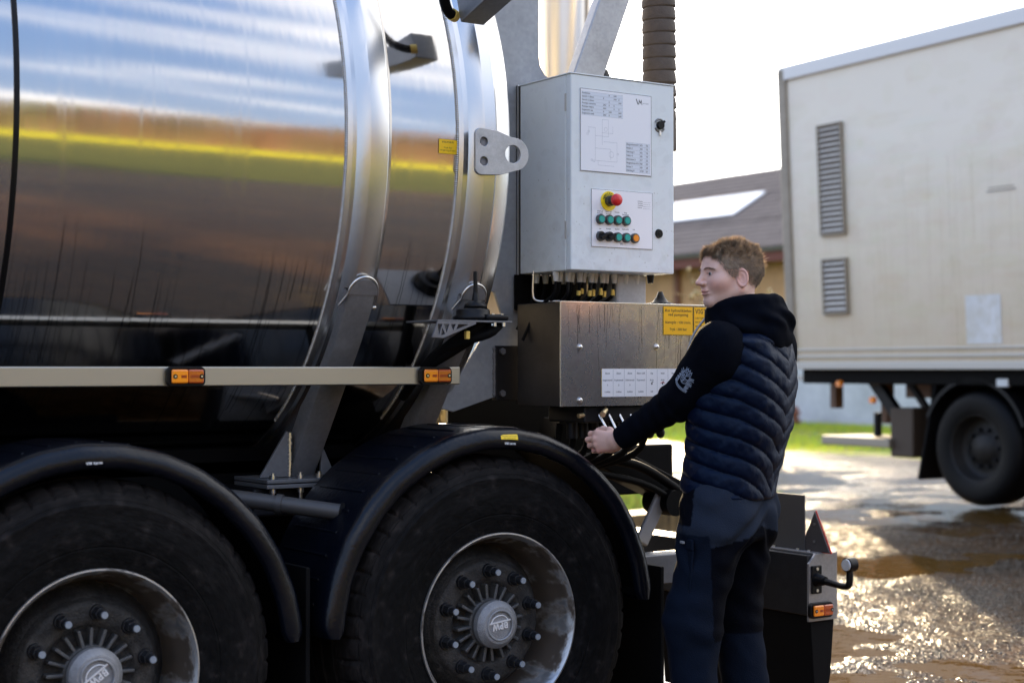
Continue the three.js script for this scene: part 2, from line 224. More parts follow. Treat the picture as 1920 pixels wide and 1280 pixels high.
// ---------------------------------------------------------------- barn
{
  const b = thing('barn', 'orange boarded barn with grey roof and white skylight behind the lawn', 'barn', [22.3, 0.1, -24]);   // local: wall faces -x, runs along z
  const z0 = -22, z1 = 16;
  const boards = mat({ color: C(0.82, 0.46, 0.2), roughness: 0.7, map: rep(T.dirt, 0.6, 0.6) }), white = mat({ color: C(0.88, 0.88, 0.87), roughness: 0.8, map: rep(T.dirt, 0.4, 0.4) });
  part('wall', box(0, 0.25, 2.72, 3.9, z0, z1), boards, b);
  part('wall_base', box(-0.06, 0.25, 0, 2.72, z0, z1), white, b, 'white rendered lower wall');
  for (const z of [z0 - 0.2, z1 + 0.01]) part('end_wall', plate([[0, 0], [7.1, 0], [7.1, 3.9], [3.55, 6.15], [0, 3.9]], z, z + 0.19, 0), boards, b);
  for (let z = z0 + 1; z < z1; z += 2.4) part('post', box(-0.1, 0, 2.73, 3.7, z, z + 0.18, 0.01), mat({ color: C(0.22, 0.09, 0.045), roughness: 0.7 }), b);
  part('fascia', box(-0.52, -0.44, 3.62, 3.94, z0 - 0.4, z1 + 0.4, 0.01), mat({ color: C(0.2, 0.055, 0.03), roughness: 0.6 }), b, 'red brown eaves board');
  part('gutter', rod([-0.56, 3.92, z0 - 0.4], [-0.56, 3.92, z1 + 0.4], 0.07), mat({ color: C(0.3, 0.3, 0.3), roughness: 0.6, metalness: 0.3 }), b);
  const roofMat = phys({ specularIntensity: 0.15, color: C(0.27, 0.215, 0.18), roughness: 0.85, map: rep(T.dirt, 0.5, 0.5), bumpMap: rep(dataTex(64, 64, (u) => 0.5 + 0.5 * Math.sin(u * 6.283 * 4)), 1, 1), bumpScale: 0.04 });
  const ang = 0.523, ex = 7.7, roof = sub('roof', b, [-0.6, 3.9, 0]); roof.rotation.z = ang;
  for (let i = 0; i < 3; i++) { const s = part('roof_sheet', box(i * 1.6 - 0.02, i * 1.6 + 1.63, 0.02 + 0.0, 0.075, z0 - 0.5, z1 + 0.5), roofMat, roof); s.position.y = 0.012 * i; }
  const far = sub('far_roof', b, [ex, 3.9, 0]); far.rotation.z = Math.PI - ang;
  part('roof_sheet', box(-0.02, 4.82, -0.09, -0.02, z0 - 0.5, z1 + 0.5), roofMat, far);
  part('skylight', box(1.95, 3.2, 0.1, 0.15, -5.1, -0.9, 0.01), phys({ color: C(0.9, 0.91, 0.92), roughness: 0.35 }), roof, 'white translucent roof panel');
}
{
  const p = thing('planter', 'low red brick planter at the foot of the white barn wall', 'planter', [20.9, 0.12, -20.9]), r = rng(3);
  const bm = [0.22, 0.28, 0.34].map((k) => mat({ color: C(k, k * 0.36, k * 0.22), roughness: 0.85 }));
  for (let row = 0; row < 5; row++) for (let i = 0; i < 5; i++) part('brick', box(-0.14, 0.14, row * 0.085, row * 0.085 + 0.075, -0.62 + i * 0.25 + (row % 2) * 0.06, -0.39 + i * 0.25 + (row % 2) * 0.06, 0.008), bm[(r() * 3) | 0], p);
  part('mortar', box(-0.12, 0.12, 0, 0.41, -0.6, 0.6), mat({ color: C(0.4, 0.38, 0.35), roughness: 0.9 }), p);
}
function shrub(name, label, [x, y, z], h, seed, n, group) {
  const r = rng(seed), o = thing(name, label, 'shrub', [x, y, z], 0, group), tr = [], tw = [], bu = [];
  for (let i = 0; i < 7; i++) { const a = r() * 6.3, l = 0.25 + 0.5 * r(), top = [Math.cos(a) * l, h * (0.45 + 0.3 * r()), Math.sin(a) * l]; tr.push(tube([[0, 0, 0], [top[0] * 0.3, top[1] * 0.5, top[2] * 0.3], top], 0.03, 6, 5));
    for (let k = 0; k < n; k++) { const t = 0.4 + 0.6 * r(), b = r() * 6.3, m = 0.3 + 0.8 * r(), s = [top[0] * t, top[1] * t, top[2] * t], e = [s[0] + Math.cos(b) * m, s[1] + (0.15 + r()) * h * 0.3, s[2] + Math.sin(b) * m]; tw.push(tube([s, [(s[0] + e[0]) / 2, (s[1] + e[1]) / 2 + 0.08, (s[2] + e[2]) / 2], e], 0.009, 4, 3));
      for (let c = 0; c < 5; c++) { const u = r(); bu.push(new THREE.IcosahedronGeometry(0.018 + 0.03 * r(), 0).translate(lerp(s[0], e[0], u) + 0.05 * (r() - 0.5), lerp(s[1], e[1], u) + 0.08 * r(), lerp(s[2], e[2], u) + 0.05 * (r() - 0.5))); } } }
  part('branch', tr, mat({ color: C(0.16, 0.11, 0.06), roughness: 0.8 }), o);
  tag(part('twig', tw, mat({ color: C(0.28, 0.2, 0.09), roughness: 0.7 }), o), null, null, null, 'stuff');
  tag(part('bud', bu, phys({ color: C(0.55, 0.45, 0.2), roughness: 0.4, transmission: 0.3 }), o), null, null, null, 'stuff');
}
shrub('bare_shrub', 'budding bare shrub in front of the orange barn wall', [12.3, 0.12, -12.2], 2.9, 21, 12);
{
  const t = thing('timber_beam', 'squared pale timber beam on the ground beside the tanker rear', 'timber beam', [4.75, rise(4.75, -4.75) + 0.01, -4.75], 0.15);
  part('timber', box(-0.9, 0.9, 0, 0.19, -0.14, 0.14, 0.008), mat({ color: C(0.45, 0.3, 0.12), roughness: 0.7, map: rep(T.streak, 0.5, 3) }), t);
}
// ---------------------------------------------------------------- white box trailer
{
  const t = thing('box_trailer', 'dirty white box trailer with louvred vents standing across the yard', 'trailer', [8.392, 0, -7.558], -(Math.PI / 2 + 0.0693));   // local: x along the side, z out of the visible side
  const paintTex = canvasTex(2048, 1024, (g, w, h) => {
    g.fillStyle = '#f6f1e6'; g.fillRect(0, 0, w, h); const r = rng(8);
    for (let i = 0; i < 2600; i++) { g.globalAlpha = 0.02 + 0.03 * r(); g.fillStyle = r() < 0.5 ? '#c9b48e' : '#f4f2ec'; const y = Math.pow(r(), 0.55) * h; g.beginPath(); g.ellipse(r() * w, y, 10 + 60 * r(), 6 + 30 * r(), 0, 0, 7); g.fill(); }
    for (let i = 0; i < 300; i++) { g.globalAlpha = 0.03 + 0.09 * r() * r(); g.fillStyle = r() < 0.7 ? '#a08758' : '#8d8678'; const x = r() * w, y = h * (0.35 + 0.5 * r()), l = h * (0.08 + 0.4 * r()); let xx = x; for (let k = 0; k < 24; k++) { g.fillRect(xx, y + (l * k) / 24, 1.5 + 3 * r(), l / 22); xx += (r() - 0.5) * 1.6; } }
    g.globalAlpha = 0.38; const gr = g.createLinearGradient(0, h * 0.3, 0, h); gr.addColorStop(0, 'rgba(170,140,90,0)'); gr.addColorStop(1, 'rgba(150,120,80,1)'); g.fillStyle = gr; g.fillRect(0, h * 0.3, w, h * 0.7); g.globalAlpha = 1;
  });
  const paint = mat({ map: paintTex, roughness: 0.45, color: C(1, 0.97, 0.9) }), trim = mat({ color: C(0.4, 0.35, 0.28), roughness: 0.45, metalness: 0.4, map: rep(T.dirt, 1, 1) }), aluT = mat({ color: C(0.6, 0.6, 0.6), roughness: 0.4, metalness: 0.5 });
  const body = sub('body', t, [0, 1.36, 0]); body.rotation.x = 0.045;
  const q0 = 0.2, q1 = 7.6, H = 2.97;
  const side = box(q0, q1, 0, H, -2.48, 0); { const p = side.attributes.position, u = side.attributes.uv; for (let i = 0; i < p.count; i++) u.setXY(i, (p.getX(i) - q0) / 7.4, p.getY(i) / H); side.userData.ownUV = true; }
  part('side_wall', side, paint, body);
  part('top_rail', [box(q0, q1, H - 0.13, H + 0.012, 0.001, 0.03, 0.01)], aluT, body); part('bottom_rail', [box(q0, q1, -0.02, 0.05, 0.001, 0.035, 0.008), box(q0, q1, 0.09, 0.115, 0.001, 0.02, 0.006), box(q0, q1, 0.16, 0.18, 0.001, 0.016, 0.006)], mat({ color: C(0.6, 0.57, 0.5), roughness: 0.5 }), body);
  part('corner_post', box(q0 - 0.03, q0 + 0.1, -0.02, H, -0.1, 0.03, 0.02), trim, body);
  const slatM = mat({ color: C(0.8, 0.75, 0.66), roughness: 0.5 }), voidM = mat({ color: C(0.16, 0.14, 0.12), roughness: 0.9 });
  const vent = (y0, y1, lab) => { const v = sub('vent', body, [0.765, y0 + 0.02, 0], lab), w = 0.3, h = y1 - y0 - 0.04; part('vent_recess', box(0, w, 0, h, 0.002, 0.006), voidM, v);
    part('vent_frame', [box(-0.025, 0, -0.025, h + 0.025, 0.001, 0.04, 0.006), box(w, w + 0.025, -0.025, h + 0.025, 0.001, 0.04, 0.006), box(0, w, -0.025, 0, 0.001, 0.04, 0.006), box(0, w, h, h + 0.025, 0.001, 0.04, 0.006)], trim, v);
    const n = Math.round(h / 0.052), sg = box(0.004, w - 0.004, -0.002, 0.002, -0.019, 0.019).rotateX(0.62), first = join([sg]); for (let i = 0; i < n; i++) { const s = new THREE.Mesh(first, slatM); s.name = 'slat'; s.position.set(0, (i + 0.5) * h / n, 0.026); s.castShadow = s.receiveShadow = true; v.add(s); } };
  vent(1.27, 2.33, 'tall upper louvre'); vent(0.51, 1.04, 'short lower louvre');
  const note = canvasTex(256, 256, (g) => { g.fillStyle = '#dcdcd8'; g.fillRect(0, 0, 256, 256); const r = rng(4); for (let i = 0; i < 60; i++) { g.globalAlpha = 0.12; g.fillStyle = r() < 0.5 ? '#f8f8f5' : '#b9b29c'; g.beginPath(); g.ellipse(256 * r(), 256 * r(), 10 + 40 * r(), 8 + 30 * r(), r() * 3, 0, 7); g.fill(); } });
  const ng = new THREE.PlaneGeometry(0.4, 0.42); ng.userData.ownUV = true; ng.translate(2.76, 0.41, 0.004); part('sticker', ng, mat({ map: note, roughness: 0.5 }), body, 'worn pale square patch');
  part('scratch_plate', [box(2.85, 3.17, 1.49, 1.5, 0.001, 0.006), box(2.87, 3.15, 1.52, 1.527, 0.001, 0.006)], mat({ color: C(0.35, 0.33, 0.3), roughness: 0.6 }), body);
  // underneath
  part('chassis_rail', [box(1.5, 7.6, 0.92, 1.34, -0.75, -0.6, 0.01), box(1.5, 7.6, 0.92, 1.34, -1.9, -1.75, 0.01), box(0.3, 7.6, 1.2, 1.35, -2.4, -0.06, 0.01)], M.frame, t);
  for (const g of [box(1.75, 2.1, 0.5, 1.2, -1.9, -0.5, 0.02), box(3.3, 7.5, 0.45, 1.2, -0.9, -0.3, 0.02), box(3.4, 7.5, 0.4, 1.2, -2.2, -1.0, 0.02)]) part('underbody_box', g, M.frame, t);
  part('mudflap', beam([2.1, 1.25, -0.25], [1.88, 0.34, -0.25], 0.36, 0.03, 0.004, [1, 0, 0]), M.rubber, t);
  part('wheel_arch', (() => { const s = new THREE.Shape(); s.absarc(0, 0, 0.62, 0.35, 2.7, false); s.absarc(0, 0, 0.585, 2.7, 0.35, true); return new THREE.ExtrudeGeometry(s, { depth: 0.36, bevelEnabled: false, curveSegments: 40 }).translate(2.55, 0.65, -0.42); })(), M.black, t);
  const lift = sub('tail_lift', t, [0, 0, 0], 'folded tail lift with pale platform');
  part('platform', box(0.47, 1.42, 0.6, 0.69, -0.75, -0.15, 0.015), mat({ color: C(0.3, 0.27, 0.22), roughness: 0.35, metalness: 0.6 }), lift);
  part('lift_arm', [beam([1.0, 1.3, -0.3], [1.62, 0.66, -0.3], 0.08, 0.12, 0.01), beam([1.15, 1.3, -0.6], [1.7, 0.7, -0.6], 0.05, 0.07, 0.01)], M.black, lift);
  part('support_post', rod([0.95, 0.68, -0.45], [0.95, 0.92, -0.45], 0.04), M.black, lift); part('lift_box', box(1.38, 1.68, 0.52, 0.98, -0.7, -0.2, 0.02), mat({ color: C(0.06, 0.04, 0.025), roughness: 0.6 }), lift);
  for (const g of [box(0.55, 1.0, 1.05, 1.2, -1.3, -1.2), box(0.32, 0.4, 0.95, 1.2, -0.5, -0.4), box(0.62, 0.7, 0.8, 1.2, -0.9, -0.8)]) part('lamp_bracket', g, mat({ color: C(0.12, 0.06, 0.03), roughness: 0.6 }), t);
  for (const [x, y] of [[0.86, 1.2], [1.32, 1.05]]) part('marker_lamp', rod([x, y, -0.06], [x, y, -0.02], 0.035, 0.03, 14), M.amber, t);
  part('work_lamp', box(2.83, 2.96, 1.19, 1.26, -0.1, -0.05, 0.01), mat({ color: C(0.7, 0.74, 0.75), roughness: 0.3 }), t);
  for (const x of [2.55, 3.9]) {
    const w = sub('wheel', t, [x, 0.65, -0.1]);
    part('tyre', lathe([[0.29, 0.0], [0.33, 0.02], [0.42, 0.025], [0.47, 0.005], [0.495, -0.03], [0.503, -0.06], [0.503, -0.3], [0.47, -0.36], [0.3, -0.36]], 64, 'z'), phys({ color: C(0.004, 0.004, 0.0045), roughness: 0.55, specularIntensity: 0.3, map: rep(T.dirt, 3, 3) }), w);
    part('rim', lathe([[0.3, 0.0], [0.29, 0.008], [0.283, -0.01], [0.27, -0.1], [0.24, -0.14], [0.2, -0.12], [0.12, -0.12], [0.11, -0.06], [0.0, -0.05]], 48, 'z'), mat({ color: C(0.02, 0.018, 0.016), roughness: 0.6, metalness: 0.4 }), w);
    const nutG = rod([0, 0, -0.12], [0, 0, -0.075], 0.018, 0.013, 6); for (let i = 0; i < 10; i++) { const a = i * 0.628; part('wheel_nut', nutG.clone().translate(Math.cos(a) * 0.167, Math.sin(a) * 0.167, 0), M.darkSteel, w); }
  }
  for (const x of [2.55, 3.9]) part('axle', rod([x, 0.65, -0.3], [x, 0.65, -2.2], 0.07), M.frame, t);
  for (const x of [2.55, 3.9]) { const w = sub('far_wheel', t, [x, 0.65, -2.05]); part('tyre', lathe([[0.29, 0.02], [0.47, 0.02], [0.503, -0.04], [0.503, -0.3], [0.47, -0.36], [0.3, -0.36]], 48, 'z'), M.rubber, w); }
}
// ---------------------------------------------------------------- slurry tanker (x along the vehicle, z = 0 at its outer side)
const truck = thing('slurry_tanker', 'polished steel slurry tanker with control cabinet, black mudguards and large wheels', 'tanker');
{
  const AX = [2.1, -1.22], R = 1.1;                                   // axis height and depth, radius of the shell
  const turned = (pts, m = 160) => { const g = lathe(pts, m, 'x'), p = g.attributes.position, uv = g.attributes.uv; for (let i = 0; i < p.count; i++) uv.setXY(i, p.getX(i), uv.getX(i) * 6.9); g.userData.ownUV = true; return g.translate(0, AX[0], AX[1]); };
  const shell = []; for (let x = -6; x <= 0.0501; x += 0.11) shell.push([R, x]);
  for (let k = 1; k <= 10; k++) { const a = k / 10 * Math.PI / 2; shell.push([R * Math.cos(a), 0.05 + 0.26 * Math.sin(a)]); }
  shell.unshift([0, -6.3], [0.6, -6.2], [0.95, -6.1]);
  part('tank_shell', turned(shell, 240), M.tank, truck);
  const ring = (x, pts) => creased(turned(pts.map(([r, q]) => [R + r, x + q]), 220), 0.5);
  part('tank_ring', ring(-0.49, [[-0.02, 0], [0.006, 0.0], [0.016, 0.012], [0.017, 0.026], [0.022, 0.03], [0.048, 0.052], [0.052, 0.058], [0.053, 0.118], [0.05, 0.124], [0.02, 0.15], [-0.02, 0.155]]), M.ring, truck);
  part('tank_ring', ring(-0.08, [[-0.02, 0], [0.006, 0.0], [0.016, 0.012], [0.017, 0.03], [0.022, 0.034], [0.05, 0.062], [0.055, 0.07], [0.056, 0.112], [0.052, 0.118], [0.048, 0.122], [0.036, 0.172], [0.028, 0.185], [0.0, 0.2], [-0.04, 0.2]]), M.ring, truck);
  part('tank_ring', ring(-3.0, [[-0.02, 0], [0.016, 0.012], [0.05, 0.06], [0.05, 0.12], [-0.02, 0.155]]), M.ring, truck);
  part('seam_band', ring(-1.531, [[-0.01, 0], [0.004, 0.001], [0.005, 0.008], [0.004, 0.016], [-0.01, 0.017]]), M.black, truck);
  const weldAt = (x, n, seed) => { const r = rng(seed), l = []; for (let i = 0; i < n; i++) { const a = -1.0 + (2.1 * i) / n; l.push(new THREE.IcosahedronGeometry(0.0036 + 0.0015 * r(), 1).translate(x, AX[0] + (R + 0.003) * Math.sin(a), AX[1] + (R + 0.003) * Math.cos(a))); } return l; };
  tag(part('weld_bead', [...weldAt(-0.493, 330, 1), ...weldAt(-0.083, 330, 2)], M.ring, truck), null, null, null, 'stuff');
  // yellow sticker lying on the shell
  const curved = (x0, x1, y0, y1, out = 0.0015) => { const g = new THREE.PlaneGeometry(x1 - x0, y1 - y0, 1, 10), p = g.attributes.position; for (let i = 0; i < p.count; i++) { const y = p.getY(i) + (y0 + y1) / 2, dy = y - AX[0]; p.setXYZ(i, p.getX(i) + (x0 + x1) / 2, y, AX[1] + Math.sqrt((R + out) ** 2 - dy * dy)); } g.computeVertexNormals(); g.userData.ownUV = true; return g; };
  const yellowNote = canvasTex(256, 240, (g, w, h) => { g.fillStyle = '#f3c400'; g.fillRect(0, 0, w, h); g.strokeStyle = '#1c1a10'; g.lineWidth = 8; g.strokeRect(0, 0, w, h); g.fillStyle = '#1c1a10'; g.textAlign = 'center'; g.font = 'bold 40px sans-serif'; g.fillText('VIGTIGT!', w / 2, 60); g.font = '34px sans-serif'; g.fillText('Tryk for', w / 2, 150); g.fillText('rengøring af tank', w / 2, 192, 220); });
  part('warning_sticker', curved(-0.155, -0.0845, 2.047, 2.095), mat({ map: yellowNote, roughness: 0.4 }), truck, 'small yellow warning sticker on the tank');

  // ------------------------------------------------ support legs, rail, chassis
  const strap = (path, x0, x1, th) => { // box section that follows a path in (y, z), its outer face on the path
    const n = path.length, tan = path.map((_, i) => { const a = path[Math.max(0, i - 1)], b = path[Math.min(n - 1, i + 1)], l = Math.hypot(b[0] - a[0], b[1] - a[1]); return [(b[0] - a[0]) / l, (b[1] - a[1]) / l]; });
    const ps = [], ix = [], e = 0.012, sec = [[x0, 1], [x0, e / th], [x0 + e * 0.35, e * 0.35 / th], [x0 + e, 0], [x1 - e, 0], [x1 - e * 0.35, e * 0.35 / th], [x1, e / th], [x1, 1]], m = sec.length;
    path.forEach(([y, z], i) => { const [ty, tz] = tan[i], ny = -tz, nz = ty; const s = nz < 0 ? 1 : -1; for (const [x, d] of sec) ps.push(x, y + s * ny * d * th, z + s * nz * d * th); });
    for (let i = 0; i < n - 1; i++) for (let k = 0; k < m; k++) { const a = i * m + k, b = i * m + (k + 1) % m, c = a + m, d = b + m; ix.push(a, c, b, b, c, d); }
    const g = new THREE.BufferGeometry(); g.setAttribute('position', new THREE.Float32BufferAttribute(ps, 3)); g.setIndex(ix); const q = creased(g, 0.5); return q; };
  const tangent = (yTop, yBase, zBase) => { const l = []; for (let y = yTop; y > 1.52; y -= 0.02) l.push([y, AX[1] + Math.sqrt((R + 0.066) ** 2 - (y - AX[0]) ** 2)]); const z0 = l[l.length - 1][1]; for (let k = 1; k <= 6; k++) l.push([lerp(1.52, yBase, k / 6), lerp(z0, zBase, k / 6)]); return l; };
  const legM = mat({ color: C(0.36, 0.36, 0.38), metalness: 0.55, roughness: 0.45, map: rep(T.dirt, 2, 2) });
  const leg = (x0, x1, yTop, yBase, zBase) => {
    const l = part('support_leg', strap(tangent(yTop, yBase, zBase), x0, x1, 0.07), legM, truck), xm = (x0 + x1) / 2, hw = (x1 - x0) / 2;
    const zAt = (y) => AX[1] + Math.sqrt((R + 0.066) ** 2 - (y - AX[0]) ** 2), cap = new THREE.Shape(); cap.absarc(xm, 0, hw, 0, Math.PI); const cg = new THREE.ExtrudeGeometry(cap, { depth: 0.012, bevelEnabled: false, curveSegments: 16 });
    cg.rotateX(0.45).translate(0, yTop - 0.002, zAt(yTop) - 0.012); part('leg_cap', cg, legM, l);
    const b = []; for (let i = 0; i <= 14; i++) { const a = Math.PI * i / 14; b.push([xm + hw * 1.02 * Math.cos(a), yTop - 0.004 + hw * 1.02 * Math.sin(a), zAt(yTop + hw * Math.sin(a)) - 0.004]); }
    b.unshift([b[0][0] + 0.004, yTop - 0.045, zAt(yTop - 0.045) - 0.01]); b.push([b[b.length - 1][0] - 0.018, yTop - 0.04, zAt(yTop - 0.04) - 0.012]);
    part('weld', [tube(b, 0.0048, 60, 8), new THREE.SphereGeometry(0.009, 12, 8).translate(...b[0])], M.ring, l);
    return l;
  };
  leg(-0.455, -0.352, 1.59, 0.985, -0.6); leg(-0.03, 0.062, 1.585, 1.0, -0.6); leg(-2.97, -2.87, 1.59, 0.985, -0.6);
  // foot of the first leg
  part('foot_flange', [box(-0.6, -0.3, 0.972, 0.985, -0.72, -0.46, 0.003), box(-0.6, -0.3, 0.955, 0.969, -0.72, -0.46, 0.003)], M.galv, truck);
  part('gusset', plate([[-0.585, 0.987], [-0.487, 1.14], [-0.478, 1.135], [-0.476, 0.987]], -0.56, -0.548), M.galv, truck); part('gusset', plate([[-0.35, 0.987], [-0.345, 1.09], [-0.295, 0.987]], -0.58, -0.568), M.galv, truck);
  const weld2 = []; { const r = rng(9); for (let i = 0; i < 40; i++) weld2.push(new THREE.IcosahedronGeometry(0.005 + 0.002 * r(), 0).translate(-0.474 - 0.004 * r(), 0.99 + 0.0036 * i, -0.546)); }
  tag(part('weld_bead', weld2, M.bright, truck), null, null, null, 'stuff');
  const hex = (r, d) => { const g = new THREE.CylinderGeometry(r, r, d, 6); return g; };
  for (const x of [-0.57, -0.47, -0.4, -0.33]) { part('bolt', [hex(0.012, 0.012).translate(x, 0.992, -0.48), rod([x, 0.985, -0.48], [x, 1.006, -0.48], 0.006)], M.bright, truck); part('nut', [hex(0.012, 0.014).translate(x, 0.947, -0.48), rod([x, 0.92, -0.48], [x, 0.95, -0.48], 0.006)], M.bright, truck); }
  part('bracket_block', box(-0.62, -0.28, 0.86, 0.953, -0.8, -0.52, 0.01), M.darkSteel, truck);
  const stub = sub('mudguard_arm', truck); part('arm_tube', [rod([-0.78, 0.945, -0.36], [-0.5, 0.9, -0.14], 0.026, 0.026, 20), rod([-0.66, 0.926, -0.266], [-0.645, 0.9235, -0.254], 0.031, 0.031, 20)], mat({ color: C(0.06, 0.06, 0.063), roughness: 0.5, metalness: 0.2 }), stub);
  part('end_plug', [rod([-0.5, 0.9, -0.14], [-0.475, 0.896, -0.12], 0.031, 0.031, 20), rod([-0.475, 0.896, -0.12], [-0.44, 0.89, -0.093], 0.034, 0.03, 20)], M.rubber, stub);
  part('side_rail', box(-6, -0.005, 1.2955, 1.3547, -0.245, -0.225, 0.004), M.alu, truck, 'aluminium side rail');
  part('rail_bracket', [box(-0.44, -0.37, 1.3, 1.35, -0.4, -0.246), box(-0.07, -0.02, 1.3, 1.35, -0.4, -0.246), box(-2.95, -2.88, 1.3, 1.35, -0.4, -0.246)], M.darkSteel, truck);
  const marker = (x, y, z, nm = 'side_marker_light') => {
    const m = sub(nm, truck, [x, y, z], 'amber side marker lamp'), W = 0.056, H = 0.0245, rr = (w, h, r, d, z0) => { const s = new THREE.Shape(); s.moveTo(-w + r, -h); s.lineTo(w - r, -h); s.absarc(w - r, -h + r, r, -Math.PI / 2, 0); s.lineTo(w, h - r); s.absarc(w - r, h - r, r, 0, Math.PI / 2); s.lineTo(-w + r, h); s.absarc(-w + r, h - r, r, Math.PI / 2, Math.PI); s.lineTo(-w, -h + r); s.absarc(-w + r, -h + r, r, Math.PI, Math.PI * 1.5); return new THREE.ExtrudeGeometry(s, { depth: d, bevelEnabled: true, bevelSize: 0.002, bevelThickness: 0.002, bevelSegments: 3, curveSegments: 8 }).translate(0, 0, z0); };
    part('housing', rr(W, H + 0.002, 0.014, 0.014, 0), M.black, m);
    const half = (x0, x1, k) => box(x0, x1, -0.02, 0.02, 0.016, 0.026, 0.006);
    part('lens', half(-0.048, 0.002), M.amber, m); part('reflector', half(0.0025, 0.05), M.amberDark, m);
    part('lens_rib', [box(-0.02, -0.004, -0.004, 0.004, 0.026, 0.0268), box(0.008, 0.034, -0.004, 0.004, 0.026, 0.0268)], mat({ color: C(0.35, 0.05, 0.005), roughness: 0.3 }), m);
    for (const s of [-0.038, 0.042]) { part('screw_well', rod([s, 0, 0.02], [s, 0, 0.0268], 0.0068, 0.0068, 14), M.black, m); part('screw', rod([s, 0, 0.02], [s, 0, 0.028], 0.0036, 0.003, 10), M.bright, m); }
    return m; };
  for (const x of [-0.984, -0.109]) marker(x, 1.3251, -0.224).scale.setScalar(1.045);
  part('chassis_frame', [box(-6, 1.38, 0.84, 1.04, -0.86, -0.78, 0.01), box(-6, 1.38, 0.84, 1.04, -1.7, -1.62, 0.01), box(-6, -0.1, 0.98, 1.08, -1.7, -0.78, 0.01), box(-1.0, -0.4, 0.5, 0.9, -1.7, -0.95, 0.01)], M.frame, truck);
  for (const x of [0, -1.33]) part('axle', [rod([x, 0.52, -0.3], [x, 0.52, -2.2], 0.075, 0.075, 20), beam([x - 0.45, 0.74, -0.82], [x + 0.45, 0.74, -0.82], 0.1, 0.07), rod([x, 0.58, -0.6], [x, 0.92, -0.7], 0.11, 0.11, 20)], M.frame, truck);
  part('underbody_box', box(-6, -2.1, 0.5, 1.0, -1.9, -0.4, 0.03), M.frame, truck); part('underbody_box', box(0.16, 1.0, 0.8, 1.28, -2.2, -0.75, 0.03), M.frame, truck);

  // ------------------------------------------------ mudguards
  const guard = (cx, cy, a0, a1) => {
    const sec = [[0.565, -0.006], [0.567, 0.012], [0.575, 0.02], [0.59, 0.0225], [0.606, 0.021], [0.62, 0.015], [0.63, 0.004], [0.636, -0.012], [0.638, -0.035], [0.638, -0.4], [0.631, -0.405], [0.629, -0.39], [0.629, -0.04], [0.624, -0.012], [0.612, 0.002], [0.59, 0.0095], [0.577, 0.006], [0.572, -0.006]], m = sec.length, n = 110, ps = [], ix = [];
    for (let i = 0; i <= n; i++) { const a = lerp(a0, a1, i / n), w = 1 + 0.0012 * Math.sin(i * 0.9), c = Math.cos(a), s = Math.sin(a), end = Math.min(1, Math.min(i, n - i) / 4 + 0.6); for (const [r, z] of sec) { const rr = 0.6 + (r - 0.6) * (z > -0.05 ? end : 1); ps.push(cx + rr * w * c, cy + rr * w * s, z + 0.0015 * Math.sin(i * 0.37)); } }
    for (let i = 0; i < n; i++) for (let k = 0; k < m; k++) { const a = i * m + k, b = i * m + (k + 1) % m, c = a + m, d = b + m; ix.push(a, b, c, b, d, c); }
    for (const s of [0, n]) for (let k = 1; k < m - 1; k++) s ? ix.push(n * m, n * m + k + 1, n * m + k) : ix.push(0, k, k + 1);
    const g = new THREE.BufferGeometry(); g.setAttribute('position', new THREE.Float32BufferAttribute(ps, 3)); g.setIndex(ix);
    // moulded ribs across the top of the guard
    const ribs = []; for (let i = 0; i < 24; i++) { const a = lerp(a0 + 0.15, a1 - 0.15, i / 23); ribs.push(box(-0.004, 0.004, 0.636, 0.641, -0.36, -0.07, 0.002).rotateZ(a - Math.PI / 2).translate(cx, cy, 0)); }
    return [creased(g, 0.9), ...ribs]; };
  const g1 = part('mudguard', guard(0, 0.523, 0.06, Math.PI - 0.02), M.fender, truck, 'black plastic mudguard over the rear wheel'), g2 = part('mudguard', guard(-1.33, 0.505, 0.06, Math.PI - 0.06), M.fender, truck, 'black plastic mudguard over the front wheel');
  const liner = (cx, cy) => { const s = new THREE.Shape(); s.absarc(0, 0, 0.6275, 0.1, Math.PI - 0.08, false); s.absarc(0, 0, 0.6245, Math.PI - 0.08, 0.1, true); return new THREE.ExtrudeGeometry(s, { depth: 0.34, bevelEnabled: false, curveSegments: 60 }).translate(cx, cy, -0.385); };
  part('mudguard_liner', liner(0, 0.523), M.rubber, truck); part('mudguard_liner', liner(-1.33, 0.505), M.rubber, truck);
  const onGuard = (cx, cy, a, r0, r1, w) => { const g = new THREE.PlaneGeometry(w, r1 - r0, 8, 3), p = g.attributes.position; for (let i = 0; i < p.count; i++) { const rr = (r0 + r1) / 2 + p.getY(i), t = a - p.getX(i) / rr, zz = 0.0242 - 18 * Math.pow(Math.max(0, rr - 0.596), 2.0); p.setXYZ(i, cx + rr * Math.cos(t), cy + rr * Math.sin(t), zz); } g.computeVertexNormals(); g.userData.ownUV = true; return g; };
  const noteTex = canvasTex(256, 96, (g, w, h) => { g.fillStyle = '#f6cf00'; g.fillRect(0, 0, w, h); g.fillStyle = '#2a2612'; g.textAlign = 'center'; g.font = 'bold 22px sans-serif'; g.fillText('OBS', w / 2, 26); g.font = '22px sans-serif'; g.fillText('Efterspænd hjulmøtrikker', w / 2, 56, 236); g.fillText('efter første kørsel', w / 2, 84, 220); });
  part('guard_sticker', onGuard(0, 0.523, Math.PI / 2 - 0.045, 0.598, 0.62, 0.066), mat({ map: noteTex, roughness: 0.4 }), g1, 'yellow sticker');
  const vmTex = canvasTex(256, 96, (g, w, h) => { g.clearRect(0, 0, w, h); g.fillStyle = '#f2f4f8'; g.font = 'bold 70px sans-serif'; g.textAlign = 'center'; g.fillText('VM tarm', w / 2, 70, 240); });
  const vmM = mat({ map: vmTex, transparent: true, alphaTest: 0.5, roughness: 0.5 });
